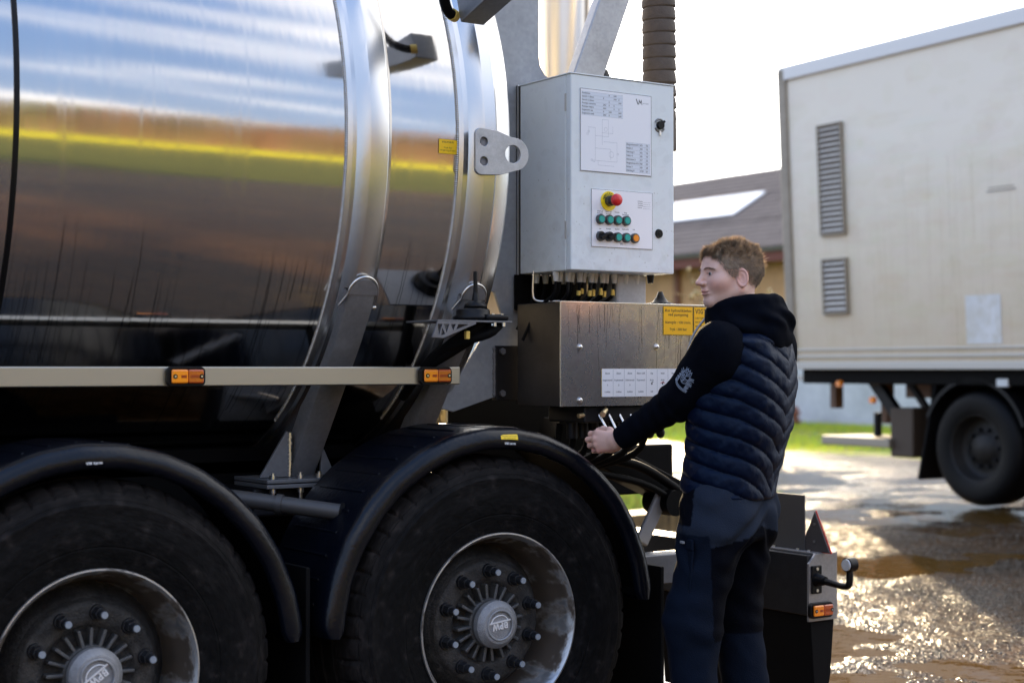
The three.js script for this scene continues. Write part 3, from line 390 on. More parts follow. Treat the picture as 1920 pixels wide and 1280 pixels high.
  part('lettering', onGuard(0, 0.523, Math.PI / 2 - 0.05, 0.577, 0.592, 0.046), vmM, g1, 'white maker lettering'); part('lettering', onGuard(-1.33, 0.505, Math.PI / 2 + 0.03, 0.577, 0.592, 0.05), vmM, g2, 'white maker lettering');

  // ------------------------------------------------ wheels
  const tyreTex = (() => { // polar: u around, v along the profile
    return dataTex(1024, 512, (u, v) => { const n = fbm(u * 24, v * 10, 121, 5, 24, 10), s = fbm(u * 150, v * 40, 123, 3, 150, 40), sc = Math.pow(fbm(u * 90, v * 14, 125, 3, 90, 14), 5) * 5; const mud = sstep(0.25, 0.8, v) * (0.35 + 0.65 * sstep(0.3, 0.75, 0.5 * n + 0.5 * fbm(u * 70, v * 34, 127, 3, 70, 34))) * 0.8 + sc * 0.25; const k = 0.055 + 0.05 * (s - 0.5) + 0.03 * (n - 0.5); return [lerp(k, 0.33 + 0.16 * (s - 0.5), mud * 0.6), lerp(k, 0.3 + 0.16 * (s - 0.5), mud * 0.6), lerp(k * 1.06, 0.29 + 0.14 * (s - 0.5), mud * 0.6)]; }, true); })();
  const tyreBump = dataTex(1024, 512, (u, v) => { const rings = Math.abs(v - 0.2) < 0.006 || Math.abs(v - 0.52) < 0.006 || Math.abs(v - 0.6) < 0.01 ? 1 : 0; return 0.35 + 0.4 * rings + 0.3 * (fbm(u * 120, v * 40, 131, 3, 120, 40) - 0.5) + 0.3 * (fbm(u * 30, v * 12, 133, 4, 30, 12) - 0.5); });
  const tyreM = phys({ map: tyreTex, color: C(0.75, 0.73, 0.72), roughness: 0.7, specularIntensity: 0.22, bumpMap: tyreBump, bumpScale: 0.007 });
  const rimTex = dataTex(1024, 128, (u, v) => { const n = fbm(u * 30, v * 3, 141, 5, 30, 3), s = fbm(u * 120, v * 20, 143, 3, 120, 20), d = sstep(0.32, 0.6, n + 0.2 * (s - 0.5) + 0.5 * (v - 0.62)); const b = 0.72 + 0.1 * (s - 0.5); return [lerp(b, 0.27, d), lerp(b, 0.235, d), lerp(b, 0.2, d)]; }, true);
  const rimRough = dataTex(1024, 128, (u, v) => { const n = fbm(u * 30, v * 3, 141, 5, 30, 3), s = fbm(u * 120, v * 20, 143, 3, 120, 20), d = sstep(0.32, 0.6, n + 0.2 * (s - 0.5) + 0.5 * (v - 0.62)); return [0, lerp(0.38, 0.85, d), lerp(0.85, 0.1, d)]; });
  const rimM = mat({ map: rimTex, roughnessMap: rimRough, metalnessMap: rimRough, roughness: 1, metalness: 1 });
  const discTex = dataTex(512, 512, (u, v) => { const n = fbm(u * 10, v * 10, 151, 5, 10, 10), s = fbm(u * 90, v * 90, 153, 3, 90, 90), k = 0.25 + 0.22 * (n - 0.5) + 0.16 * (s - 0.5); return [k * 1.04, k, k * 0.96]; }, true);
  const discM = mat({ map: rep(discTex, 3, 3), color: C(0.6, 0.6, 0.6), roughness: 0.66, bumpMap: rep(T.fine, 5, 5), bumpScale: 0.0018, metalness: 0.15 });
  const hubM = mat({ color: C(0.15, 0.15, 0.15), metalness: 0.55, roughness: 0.45, map: rep(T.dirt, 4, 4), bumpMap: rep(T.fine, 14, 14), bumpScale: 0.0016 }), capM = mat({ color: C(0.42, 0.42, 0.43), metalness: 0.5, roughness: 0.5, map: rep(T.dirt, 6, 6), bumpMap: rep(T.fine, 16, 16), bumpScale: 0.0016 });
  const emM = mat({ color: C(0.8, 0.8, 0.82), metalness: 0.4, roughness: 0.45 }), nutM = mat({ color: C(0.012, 0.013, 0.016), roughness: 0.45, bumpMap: rep(T.fine, 10, 10), bumpScale: 0.001 }), tipM = mat({ color: C(0.33, 0.38, 0.45), roughness: 0.45, metalness: 0.5 });
  const font = await new FontLoader().loadAsync('fonts/droid/droid_sans_bold.typeface.json');
  const tyreGeo = () => {
    const prof = [[0.287, -0.012], [0.292, 0.002], [0.3, 0.007], [0.31, 0.008], [0.33, 0.013], [0.36, 0.019], [0.4, 0.022], [0.44, 0.02], [0.462, 0.016], [0.468, 0.0175], [0.474, 0.0175], [0.48, 0.011], [0.5, 0.001], [0.515, -0.01], [0.528, -0.024], [0.537, -0.042], [0.541, -0.06], [0.5425, -0.1], [0.532, -0.102], [0.532, -0.116], [0.5435, -0.118], [0.5445, -0.175], [0.533, -0.177], [0.533, -0.192], [0.5445, -0.194], [0.5435, -0.25], [0.532, -0.252], [0.532, -0.266], [0.5425, -0.268], [0.541, -0.31], [0.53, -0.345], [0.48, -0.381], [0.4, -0.39], [0.3, -0.378], [0.287, -0.36]];
    const n = 288, g = lathe(prof, n, 'z'), p = g.attributes.position, rr = rng(31);
    let acc = [0]; for (let i = 1; i < prof.length; i++) acc.push(acc[i - 1] + Math.hypot(prof[i][0] - prof[i - 1][0], prof[i][1] - prof[i - 1][1])); const half = acc[16];
    const uv = g.attributes.uv; for (let i = 0; i < p.count; i++) { const k = i % prof.length, seg = Math.floor(i / prof.length); uv.setXY(i, seg / n, Math.min(0.98, acc[k] / half * 0.75)); if (k >= 13 && k <= 16) { const cut = seg % 6 === 0 ? 0.985 : 1; p.setX(i, p.getX(i) * cut); p.setY(i, p.getY(i) * cut); } }
    g.computeVertexNormals(); g.userData.ownUV = true; return creased(g, 0.55); };
  const tyreG = join(tyreGeo());
  const bar = (pts) => { const g = lathe(pts, 160, 'z'); g.userData.ownUV = true; return creased(g, 0.7); };
  const rimG = join(bar([[0.288, -0.02], [0.2965, 0.0], [0.2985, 0.008], [0.297, 0.013], [0.2925, 0.0135], [0.2895, 0.009], [0.2855, 0.004], [0.281, -0.004], [0.277, -0.02], [0.272, -0.045], [0.262, -0.062], [0.258, -0.1], [0.252, -0.135], [0.248, -0.15]]));
  const discG = join(lathe([[0.25, -0.148], [0.243, -0.146], [0.234, -0.13], [0.22, -0.105], [0.21, -0.092], [0.205, -0.09], [0.2, -0.075], [0.19, -0.068], [0.178, -0.066], [0.15, -0.066], [0.135, -0.068], [0.128, -0.078], [0.11, -0.082], [0.05, -0.082]], 120, 'z'));
  const hubG = join([creased(lathe([[0.082, -0.085], [0.08, -0.05], [0.076, -0.044], [0.074, -0.012], [0.069, -0.004]], 48, 'z'), 0.5), ...Array.from({ length: 20 }, (_, i) => box(0.07, 0.127, -0.0055, 0.0055, -0.082, -0.045 - 0.006 * (i % 2), 0.004).rotateZ(i * Math.PI / 10 + 0.1))]);
  let emG; const capG = (() => { const l = [creased(lathe([[0.077, -0.03], [0.077, -0.008], [0.074, -0.003], [0.06, 0.01], [0.0565, 0.011], [0.05, 0.011], [0.048, 0.0065], [0, 0.0065]], 56, 'z'), 0.4), new THREE.TorusGeometry(0.0475, 0.004, 10, 48).translate(0, 0, 0.011)];
    const t = (s, x, y, h) => { const g = new TextGeometry(s, { font, size: h, depth: 0.003, curveSegments: 4, bevelEnabled: true, bevelSize: 0.0006, bevelThickness: 0.0006 }); g.computeBoundingBox(); const b = g.boundingBox; return g.translate(x - (b.max.x + b.min.x) / 2, y, 0.0066); };
    emG = join([t('BPW', 0, -0.006, 0.02), box(-0.042, 0.042, -0.013, -0.0085, 0.0065, 0.011), tube([[-0.034, -0.011, 0.008], [-0.02, -0.026, 0.008], [0, -0.031, 0.008], [0.02, -0.026, 0.008], [0.034, -0.011, 0.008]], 0.0024, 20, 6)].map((g) => g.rotateZ(Math.PI + 0.12))); return join(l); })();
  const nutG = join([creased(rod([0, 0, -0.07], [0, 0, -0.058], 0.024, 0.022, 20), 0.5), creased(rod([0, 0, -0.058], [0, 0, -0.03], 0.0195, 0.0185, 6), 0.3), creased(rod([0, 0, -0.03], [0, 0, -0.006], 0.0135, 0.0125, 16), 0.5)]), tipG = join(rod([0, 0, -0.007], [0, 0, -0.003], 0.0105, 0.0095, 16));
  const wheel = (x, y, turn, lab, full = true, z = 0, face = 1) => {
    const w = sub(full ? 'wheel' : 'far_wheel', truck, [x, y, z], lab); if (face < 0) w.rotation.y = Math.PI;
    const add = (n, g, m) => inst({ geometry: g, material: m }, n, w, [0, 0, 0], [0, 0, turn]);
    add('tyre', tyreG, tyreM); add('rim', rimG, rimM); add('wheel_disc', discG, discM); add('hub', hubG, hubM); add('hub_cap', capG, capM); add('hub_emblem', emG, emM);
    if (full) for (let i = 0; i < 10; i++) { const a = turn + i * Math.PI / 5 + 0.3, p = [Math.cos(a) * 0.1675, Math.sin(a) * 0.1675, 0]; inst({ geometry: nutG, material: nutM }, 'wheel_nut', w, p, [0, 0, a]); inst({ geometry: tipG, material: tipM }, 'stud_tip', w, p, [0, 0, 0]); }
    return w; };
  wheel(0, 0.523, 0.0, 'muddy rear wheel with ten wheel nuts'); wheel(-1.33, 0.5, 0.5, 'dark front wheel with ten wheel nuts');
  wheel(0, 0.523, 0.2, null, false, -2.44, -1); wheel(-1.33, 0.5, 0.7, null, false, -2.44, -1);

  // ------------------------------------------------ control cabinet
  const cab = sub('control_cabinet', truck, [0.377, 1.687, -0.12], 'pale grey control cabinet with wiring diagram and buttons');   // local: x right, y up, z out of the door
  const W = 0.459, H = 0.676;
  const scuff = canvasTex(512, 512, (g, w, h) => { g.fillStyle = '#dbe3e8'; g.fillRect(0, 0, w, h); const r = rng(12); for (let i = 0; i < 700; i++) { g.globalAlpha = 0.018 + 0.03 * r(); g.fillStyle = r() < 0.6 ? '#8b8c84' : '#e2e8ea'; g.beginPath(); g.ellipse(r() * w, h * (1 - Math.pow(r(), 1.6)), 2 + 22 * r(), 1 + 14 * r(), r() * 3, 0, 7); g.fill(); } for (let i = 0; i < 90; i++) { g.globalAlpha = 0.1 + 0.2 * r(); g.fillStyle = '#5d5a52'; g.beginPath(); g.arc(r() * w, h * (0.5 + 0.5 * r()), 0.5 + 1.6 * r(), 0, 7); g.fill(); } });
  const cabM = mat({ map: rep(scuff, 1.4, 1.4), roughness: 0.4 }); scuff.wrapS = scuff.wrapT = THREE.RepeatWrapping; cabM.map.wrapS = cabM.map.wrapT = THREE.RepeatWrapping;
  part('enclosure', box(0, W, 0, H, -0.31, -0.031, 0.004), cabM, cab);
  part('door', box(0, W, 0.0, H, -0.0295, 0, 0.005), cabM, cab);
  part('door_seal', box(0.004, W - 0.004, 0.004, H - 0.004, -0.0315, -0.029), M.rubber, cab);
  part('hinge', [box(-0.0022, 0.002, 0.55, 0.61, -0.034, -0.026), box(-0.0022, 0.002, 0.11, 0.17, -0.034, -0.026)], M.gland, cab);
  part('rain_edge', box(-0.003, W + 0.003, H, H + 0.004, -0.312, 0.003, 0.001), cabM, cab);
  part('back_channel', [box(-0.002, 0.03, -0.005, H + 0.006, -0.385, -0.318, 0.002), box(0.0, W, 0.0, H, -0.33, -0.312)], M.darkSteel, cab);
  part('channel_edge', box(-0.004, 0.0, -0.09, H + 0.006, -0.322, -0.316), M.bright, cab);
  for (const y of [0.03, 0.27, 0.62]) part('mounting_bolt', [rod([-0.012, y, -0.38], [0.0, y, -0.38], 0.011, 0.011, 6), rod([-0.02, y, -0.38], [0, y, -0.38], 0.006)], M.bright, cab);
  const printPlate = (name, x0, x1, y0, y1, tex, lab, z = 0) => { const grp = part(name, box(x0, x1, y0, y1, z - 0.0005, z + 0.0022, 0.0008), mat({ color: C(0.75, 0.77, 0.8), roughness: 0.3 }), cab, lab); const g = new THREE.PlaneGeometry(x1 - x0 - 0.001, y1 - y0 - 0.001).translate((x0 + x1) / 2, (y0 + y1) / 2, z + 0.0027); g.userData.ownUV = true; part('print', g, mat({ map: tex, roughness: 0.32 }), grp); return grp; };
  const logo = (g, x, y, s) => { g.save(); g.translate(x, y); g.scale(s, s); g.lineJoin = 'miter'; g.strokeStyle = '#15181c'; g.lineWidth = 7; g.beginPath(); g.moveTo(0, 0); g.lineTo(16, 36); g.stroke(); g.lineWidth = 5; g.beginPath(); g.moveTo(22, 36); g.lineTo(26, 8); g.lineTo(36, 26); g.lineTo(44, 8); g.lineTo(50, 36); g.stroke(); g.fillStyle = '#6d7480'; g.font = '12px sans-serif'; g.fillText('VM TARM', 56, 30); g.restore(); };
  const wiring = canvasTex(1024, 928, (g, w, h) => {
    g.fillStyle = '#e9ecf4'; g.fillRect(0, 0, w, h); g.strokeStyle = '#23262e'; g.lineWidth = 7; g.strokeRect(2, 2, w - 4, h - 4); const r = rng(2);
    g.fillStyle = '#d3dbe8'; g.fillRect(16, 34, 590, 262); g.strokeStyle = '#4c5563'; g.lineWidth = 2; g.globalAlpha = 0.5; for (let i = 0; i <= 7; i++) { g.beginPath(); g.moveTo(16, 34 + i * 37.5); g.lineTo(606, 34 + i * 37.5); g.stroke(); } g.globalAlpha = 0.8;
    g.fillStyle = '#20242c'; const words = ['Funktion', 'Ventil 1 åben', 'Ventil 2 åben', 'Pumpe venstre', 'Pumpe højre', 'Sugearm op', 'Sugearm ned', 'Vakuum', 'Tryk', 'Omrøring', 'Arm ind', 'Arm ud', 'Spjæld', 'Tømning', 'Fyldning'];
    words.slice(0, 7).forEach((t, i) => { g.font = 'bold 27px sans-serif'; g.fillText(t, 22, 62 + i * 37.5, 260); for (const c of [320, 400, 470, 540]) if (r() < 0.6) g.fillText(r() < 0.5 ? 'X' : '24V', c, 62 + i * 37.5); }); g.globalAlpha = 1;
    g.fillStyle = '#d3dbe8'; g.fillRect(650, 560, 350, 340); g.globalAlpha = 0.5; for (let i = 0; i <= 8; i++) { g.beginPath(); g.moveTo(650, 560 + i * 42.5); g.lineTo(1000, 560 + i * 42.5); g.stroke(); } for (const x of [650, 850, 930, 1000]) { g.beginPath(); g.moveTo(x, 560); g.lineTo(x, 900); g.stroke(); }
    g.globalAlpha = 0.8; g.fillStyle = '#20242c'; for (let i = 0; i < 8; i++) { g.font = 'bold 28px sans-serif'; g.fillText(['Magnetventil', 'Relæ', 'Sikring', 'Føler', 'Klemme'][i % 5] + ' ' + (i + 1), 656, 592 + i * 42.5, 190); g.fillText('K' + (i + 3), 858, 592 + i * 42.5); g.fillText(String(10 + i * 3), 942, 592 + i * 42.5); } g.globalAlpha = 1;
    g.strokeStyle = '#9aa2b0'; g.lineWidth = 2.4; const L = (p) => { g.beginPath(); p.forEach(([x, y], i) => (i ? g.lineTo(x, y) : g.moveTo(x, y))); g.stroke(); };
    L([[110, 430], [210, 430], [210, 800], [520, 800], [520, 580], [330, 580]]); L([[210, 520], [400, 520], [400, 330], [310, 330], [310, 620]]); L([[210, 660], [430, 660], [430, 780]]); L([[300, 480], [460, 480], [460, 400]]); L([[250, 800], [250, 850], [480, 850]]); L([[120, 440], [120, 500], [90, 500]]); for (const [x, y] of [[90, 500], [105, 470], [520, 700], [150, 790], [180, 800]]) g.strokeRect(x, y, 22, 16); g.beginPath(); g.arc(440, 720, 34, 0, 7); g.stroke(); g.beginPath(); g.arc(360, 440, 22, 0, 7); g.stroke();
    logo(g, 800, 52, 1.7);
  });
  printPlate('wiring_diagram', 0.038, 0.353, 0.343, 0.63, wiring, 'framed white wiring diagram');
  const panelTex = canvasTex(1024, 764, (g, w, h) => {
    g.fillStyle = '#eceef5'; g.fillRect(0, 0, w, h); g.strokeStyle = '#2a3340'; g.lineWidth = 6; g.strokeRect(2, 2, w - 4, h - 4); g.fillStyle = '#2f3640'; g.textAlign = 'center'; g.font = 'bold 24px sans-serif';
    [['Mast ud', 'Vakuum'], ['Mast ind', 'Omskift'], ['Pumpe', ''], ['Stop', 'Omrøring']].forEach(([a, b], i) => { g.fillText(a, 140 + i * 141, 300); g.fillText(b, 140 + i * 141, 326); });
    [['Lys'], ['Pumpe'], ['Spjæld'], ['Hydraulik'], ['Lås']].forEach(([a], i) => g.fillText(a, 140 + i * 141, 530 - i * 3)); g.font = 'bold 20px sans-serif'; for (const x of [140, 281]) { g.fillText('0', x - 46, 572); g.fillText('1', x + 46, 572); }
    g.textAlign = 'left'; g.font = 'bold 18px sans-serif'; ['Betjening', 'Tilkobling', 'Frakobling', 'Nødstop'].forEach((t, i) => { g.fillText(t, 770, 130 + i * 28); g.fillRect(860, 134 + i * 28, 130, 2); }); logo(g, 470, 690, 0.9);
  });
  const ctl = printPlate('control_panel', 0.086, 0.3575, 0.083, 0.285, panelTex, 'white button panel');
  const B = (x, y) => [x - 0.377, y - 1.687];
  { const [x, y] = B(0.537, 1.932); const e = sub('emergency_stop', cab, [x, y, 0.0025], 'red mushroom emergency stop on a yellow disc'); part('yellow_disc', rod([0, 0, 0], [0, 0, 0.004], 0.034, 0.034, 40), mat({ color: C(0.9, 0.68, 0.01), roughness: 0.4 }), e);
    const st = canvasTex(256, 256, (g) => { g.clearRect(0, 0, 256, 256); g.fillStyle = '#1b1708'; g.font = 'bold 46px sans-serif'; g.textAlign = 'center'; g.translate(128, 128); [...'NØDSTOP'].forEach((c, i) => { g.save(); g.rotate(-1.2 + i * 0.32); g.fillText(c, 0, -78); g.restore(); }); });
    const pg = new THREE.PlaneGeometry(0.066, 0.066).translate(0, 0, 0.0048); pg.userData.ownUV = true; part('lettering', pg, mat({ map: st, transparent: true, alphaTest: 0.5, roughness: 0.5 }), e);
    part('stop_button', [lathe([[0, 0.062], [0.012, 0.061], [0.019, 0.056], [0.0215, 0.049], [0.021, 0.042], [0.016, 0.037], [0.0, 0.037]], 40, 'z').rotateX(Math.PI).scale(1, 1, 1)].map((g) => g.rotateX(Math.PI)), mat({ color: C(0.62, 0.015, 0.02), roughness: 0.3 }), e); part('stop_collar', [rod([0, 0, 0.004], [0, 0, 0.022], 0.019, 0.018, 30), rod([0, 0, 0.02], [0, 0, 0.04], 0.014, 0.014, 24)], mat({ color: C(0.05, 0.05, 0.045), roughness: 0.4 }), e); }
  const bezelG = join([creased(lathe([[0.0, 0.0], [0.0175, 0.0], [0.0175, 0.009], [0.016, 0.0125], [0.0135, 0.0125], [0.0125, 0.009], [0, 0.009]], 32, 'z').rotateX(Math.PI), 0.4)].map((g) => g.rotateX(Math.PI))), bezelM = mat({ color: C(0.09, 0.095, 0.1), metalness: 0.6, roughness: 0.4 });
  const fix = (g) => { g.computeBoundingBox(); return g; }; fix(bezelG);
  const capB = join(rod([0, 0, 0.006], [0, 0, 0.0145], 0.0128, 0.0118, 28)), teal = phys({ color: C(0.01, 0.34, 0.3), roughness: 0.3 }), orange = phys({ color: C(0.85, 0.28, 0.02), roughness: 0.3 });
  const button = (x, y, m, lab) => { const [a, b] = B(x, y), g = sub('push_button', cab, [a, b, 0.0025], lab); inst({ geometry: bezelG, material: bezelM }, 'bezel', g); inst({ geometry: capB, material: m }, 'button_cap', g); };
  for (const x of [0.499, 0.537, 0.574, 0.612]) button(x, 1.8665, teal, 'teal push button');
  for (const x of [0.574, 0.612]) button(x, 1.807, teal, 'teal push button'); button(0.65, 1.807, orange, 'orange push button');
  for (const x of [0.5, 0.537]) { const [a, b] = B(x, 1.808), g = sub('selector_switch', cab, [a, b, 0.0025], 'black rotary selector'); inst({ geometry: bezelG, material: bezelM }, 'bezel', g); part('selector_knob', [rod([0, 0, 0.006], [0, 0, 0.018], 0.0135, 0.013, 28), box(-0.017, 0.017, -0.005, 0.005, 0.016, 0.029, 0.003).rotateZ(0.5)], M.black, g); }
  { const [x, y] = B(0.769, 2.216), l = sub('main_switch', cab, [x, y, 0], 'round black lock with pale ring'); part('lock_ring', [new THREE.TorusGeometry(0.022, 0.004, 8, 40, 2.2).rotateZ(0.5), new THREE.TorusGeometry(0.022, 0.004, 8, 40, 2.2).rotateZ(3.6)], mat({ color: C(0.2, 0.2, 0.2), roughness: 0.4, metalness: 0.4 }), l); part('lock_knob', [rod([0, 0, 0], [0, 0, 0.012], 0.0155, 0.014, 24), box(-0.002, 0.026, -0.004, 0.004, 0.002, 0.01, 0.002).rotateZ(0.7)], M.black, l); part('key', [box(-0.004, 0.004, -0.036, -0.02, 0.002, 0.006, 0.001)], M.bright, l); }
  { const [x, y] = B(0.764, 1.829), l = sub('door_lock', cab, [x, y, 0], 'round black door lock'); part('lock_cup', rod([0, 0, 0], [0, 0, 0.006], 0.0165, 0.015, 28), M.black, l); part('lock_pin', rod([0, 0, 0.004], [0, 0, 0.008], 0.006, 0.006, 3), M.darkSteel, l); }
  const glandG = join([creased(rod([0, -0.012, 0], [0, 0, 0], 0.0125, 0.0125, 6), 0.3), creased(rod([0, -0.034, 0], [0, -0.012, 0], 0.009, 0.0115, 18), 0.4)]);
  const cableCol = [M.rubber, M.rubber, M.black, M.rubber];
  const gr = rng(14);
  for (let i = 0; i < 15; i++) { const x = 0.012 + i * 0.0255, z = -0.105 - 0.012 * (i % 2); inst({ geometry: glandG, material: M.gland }, 'cable_gland', cab, [x, -0.0005, z], [0, gr() * 3, 0]);
    const dx = 0.04 * (gr() - 0.5); part('cable', tube([[x, -0.03, z], [x + dx * 0.3, -0.075, z - 0.01], [x + dx - 0.03, -0.13, z - 0.05 - 0.03 * gr()], [x + dx - 0.06 - 0.03 * gr(), -0.24, z - 0.1]], 0.0058, 18, 8), cableCol[i % 4], cab);
    if (i > 1 && gr() < 0.75) part('cable_tag', rod([x + dx * 0.2, -0.052 - 0.012 * gr(), z - 0.006], [x + dx * 0.2, -0.072 - 0.012 * gr(), z - 0.008], 0.0078, 0.0078, 10), M.brass, cab); }
  for (let i = 0; i < 9; i++) { const x = 0.03 + i * 0.04, z = -0.25; inst({ geometry: glandG, material: M.gland }, 'cable_gland', cab, [x, -0.0005, z]); part('cable', tube([[x, -0.03, z], [x - 0.01, -0.09, z - 0.01], [x - 0.05, -0.2, z - 0.05]], 0.006, 10, 7), M.rubber, cab); }
  part('cable_screen', box(-0.02, 0.3, -0.13, -0.002, -0.318, -0.312), M.frame, cab);
  part('drain_plug', rod([0.43, -0.03, -0.1], [0.43, 0, -0.1], 0.01, 0.014, 12), M.black, cab);
  // post and bracket below the cabinet
  part('cabinet_post', box(0.655, 0.79, 1.3, 1.686, -0.4, -0.22, 0.01), mat({ color: C(0.5, 0.5, 0.51), roughness: 0.5, map: rep(T.dirt, 2, 2) }), truck);
  part('wire_bracket', tube([[0.345, 1.69, -0.3], [0.345, 1.6, -0.3], [0.352, 1.588, -0.295], [0.43, 1.586, -0.26]], 0.004, 30, 8), M.bright, truck);
  part('cap_fitting', [lathe([[0.0, 0.05], [0.008, 0.05], [0.016, 0.03], [0.03, 0.012], [0.045, 0.008], [0.045, 0.0], [0, 0]], 28, 'y').translate(0.87, 1.58, -0.24)], M.black, truck);

  // ------------------------------------------------ steel valve box below
  const vb = sub('valve_box', truck, [0.333, 1.219, -0.12], 'stained stainless steel valve box');
  const VW = 0.86, VH = 0.357;
  part('box_shell', box(0, VW, 0, VH, -0.262, -0.0022, 0.002), mat({ color: C(0.085, 0.08, 0.08), metalness: 0.8, roughness: 0.42, map: rep(T.dirt, 3, 3) }), vb);
  const stain = (rough) => canvasTex(1536, 640, (g, w, h) => {
    g.fillStyle = rough ? 'rgb(0,70,200)' : '#cdc8c6'; g.fillRect(0, 0, w, h); const r = rng(6);
    for (let i = 0; i < 1500; i++) { g.globalAlpha = 0.03 + 0.05 * r(); g.fillStyle = rough ? (r() < 0.6 ? 'rgb(0,120,140)' : 'rgb(0,60,170)') : r() < 0.62 ? '#6b6460' : '#d6d2cf'; const y = Math.pow(r(), 0.7) * h; g.beginPath(); g.ellipse(r() * w, y, 6 + 60 * r(), 6 + 40 * r(), r() * 3, 0, 7); g.fill(); }
    const n = 46; for (let i = 0; i < n; i++) { const wet = r(); let x = i < 14 ? w * (0.5 + 0.32 * r()) : r() * w, y = h * (i < 14 ? 0.3 : 0.02) * (0.4 + r()); const len = h * (0.15 + 0.75 * r() * r()), dx = (r() - 0.5) * 0.6; g.globalAlpha = 0.35 + 0.4 * wet; g.fillStyle = rough ? 'rgb(0,40,120)' : '#3a3431'; const lw = 1.5 + 3.2 * r(); for (let k = 0; k < len; k += 2) { g.fillRect(x, y + k, lw * (0.6 + 0.6 * r()), 2.4); x += dx * 0.3 + (r() - 0.5) * 2.2; } }
    for (let i = 0; i < 1200; i++) { g.globalAlpha = 0.1 + 0.25 * r(); g.fillStyle = rough ? 'rgb(0,140,200)' : r() < 0.5 ? '#4b4541' : '#e6e2de'; g.fillRect(r() * w, h * (0.3 + 0.7 * r()), 1 + 2 * r(), 1 + 2 * r()); }
  }, !rough);
  const fg = new THREE.PlaneGeometry(VW, VH, 1, 1).translate(VW / 2, VH / 2, 0); fg.userData.ownUV = true;
  const stR = stain(true); part('front_panel', fg, mat({ color: C(0.72, 0.71, 0.7), map: stain(false), roughnessMap: stR, metalnessMap: stR, roughness: 0.95, metalness: 1 }), vb);
  part('front_edge', [box(-0.001, VW, VH - 0.001, VH + 0.0035, -0.03, 0.001, 0.001), box(-0.002, 0.002, 0, VH, -0.003, 0.001, 0.0008)], M.bright, vb);
  for (const [x, y] of [[0.414, 1.423], [0.753, 1.426], [0.414, 1.24], [0.753, 1.243]]) part('bolt', [creased(rod([x - 0.333, y - 1.219, 0.0005], [x - 0.333, y - 1.219, 0.003], 0.0125, 0.0115, 20), 0.4), new THREE.SphereGeometry(0.0085, 14, 8).scale(1, 1, 0.7).translate(x - 0.333, y - 1.219, 0.004)], M.bright, vb);
  const sign = (w, h, lines, big) => canvasTex(512, Math.round(512 * h / w), (g, W, H) => { g.fillStyle = '#f2b705'; g.fillRect(0, 0, W, H); g.strokeStyle = '#1f1a0c'; g.lineWidth = 12; g.strokeRect(0, 0, W, H); g.fillStyle = '#1f1a0c'; g.textAlign = big ? 'left' : 'center'; lines.forEach(([t, y, s]) => { g.font = `bold ${s}px sans-serif`; g.fillText(t, big ? 26 : W / 2, y * H, W - 50); }); });
  const signPlate = (x0, x1, y0, y1, tex, name, lab) => { const p = part(name, box(x0, x1, y0, y1, 0.0005, 0.0018), mat({ color: C(0.85, 0.55, 0.02), roughness: 0.4 }), vb, lab), g = new THREE.PlaneGeometry(x1 - x0, y1 - y0).translate((x0 + x1) / 2, (y0 + y1) / 2, 0.0022); g.userData.ownUV = true; part('print', g, mat({ map: tex, roughness: 0.38 }), p); };
  signPlate(0.45, 0.589, 0.249, 0.353, sign(0.139, 0.104, [['Max hydraulikbehov', 0.2, 50], ['ved pumpning', 0.34, 50], ['Mængde : 130 l/min.', 0.6, 46], ['Tryk : 200 bar', 0.84, 46]]), 'warning_sign', 'yellow sign with hydraulic pressure notes');
  signPlate(0.5925, 0.7315, 0.249, 0.353, sign(0.139, 0.104, [['VIGTIGT!', 0.24, 84], ['Læs instruktion', 0.42, 34], ['før brug af pumpe', 0.56, 34], ['og ventiler', 0.7, 34]], true), 'warning_sign', 'yellow sign headed VIGTIGT');
  const leverTex = canvasTex(1024, 256, (g, w, h) => { g.fillStyle = '#e8ebf2'; g.fillRect(0, 0, w, h); g.strokeStyle = '#8f97a5'; g.lineWidth = 3; const n = 8, c = w / n; for (let i = 1; i < n; i++) { g.beginPath(); g.moveTo(i * c, 6); g.lineTo(i * c, h - 6); g.stroke(); } g.fillStyle = '#4a5262'; g.textAlign = 'center'; const a = ['Åben', 'Åben', 'Åben', 'Åben luft', 'Op', 'Ned', 'Ned', 'Ind'], b = ['Sugeventil', 'Trykventil', 'Sideventil', 'Topventil', 'Arm', 'Arm', 'Støtte', 'Ben'], d = ['Lukke', 'Lukke', 'Lukke', 'Lukke', 'Ud', 'Ind', 'Op', 'Ud']; for (let i = 0; i < n; i++) { g.font = 'bold 22px sans-serif'; g.fillText(a[i], (i + 0.5) * c, 50, c - 14); g.fillText(b[i], (i + 0.5) * c, 112, c - 12); g.fillText(i < 3 ? String(i + 1) : '', (i + 0.5) * c, 156); g.fillText(d[i], (i + 0.5) * c, 218, c - 14); } g.fillStyle = '#3b4250'; for (const i of [4, 5]) { g.beginPath(); g.arc((i + 0.5) * c, 138, 10, 0, 7); g.fill(); g.fillRect((i + 0.5) * c, 118, 18, 8); } g.strokeStyle = '#c02a20'; g.lineWidth = 5; g.beginPath(); g.arc(5.5 * c, 160, 34, -2.4, -0.7); g.stroke(); });
  signPlate(0.175, 0.57, 0.031, 0.129, leverTex, 'lever_label', 'white strip labelling the levers');
  const levM = mat({ color: C(0.6, 0.6, 0.6), metalness: 1, roughness: 0.25 });
  const levers = [0, 1, 2, 3, 4, 5].map((i) => [0.503 + i * 0.0475, 1.225, -0.165]);
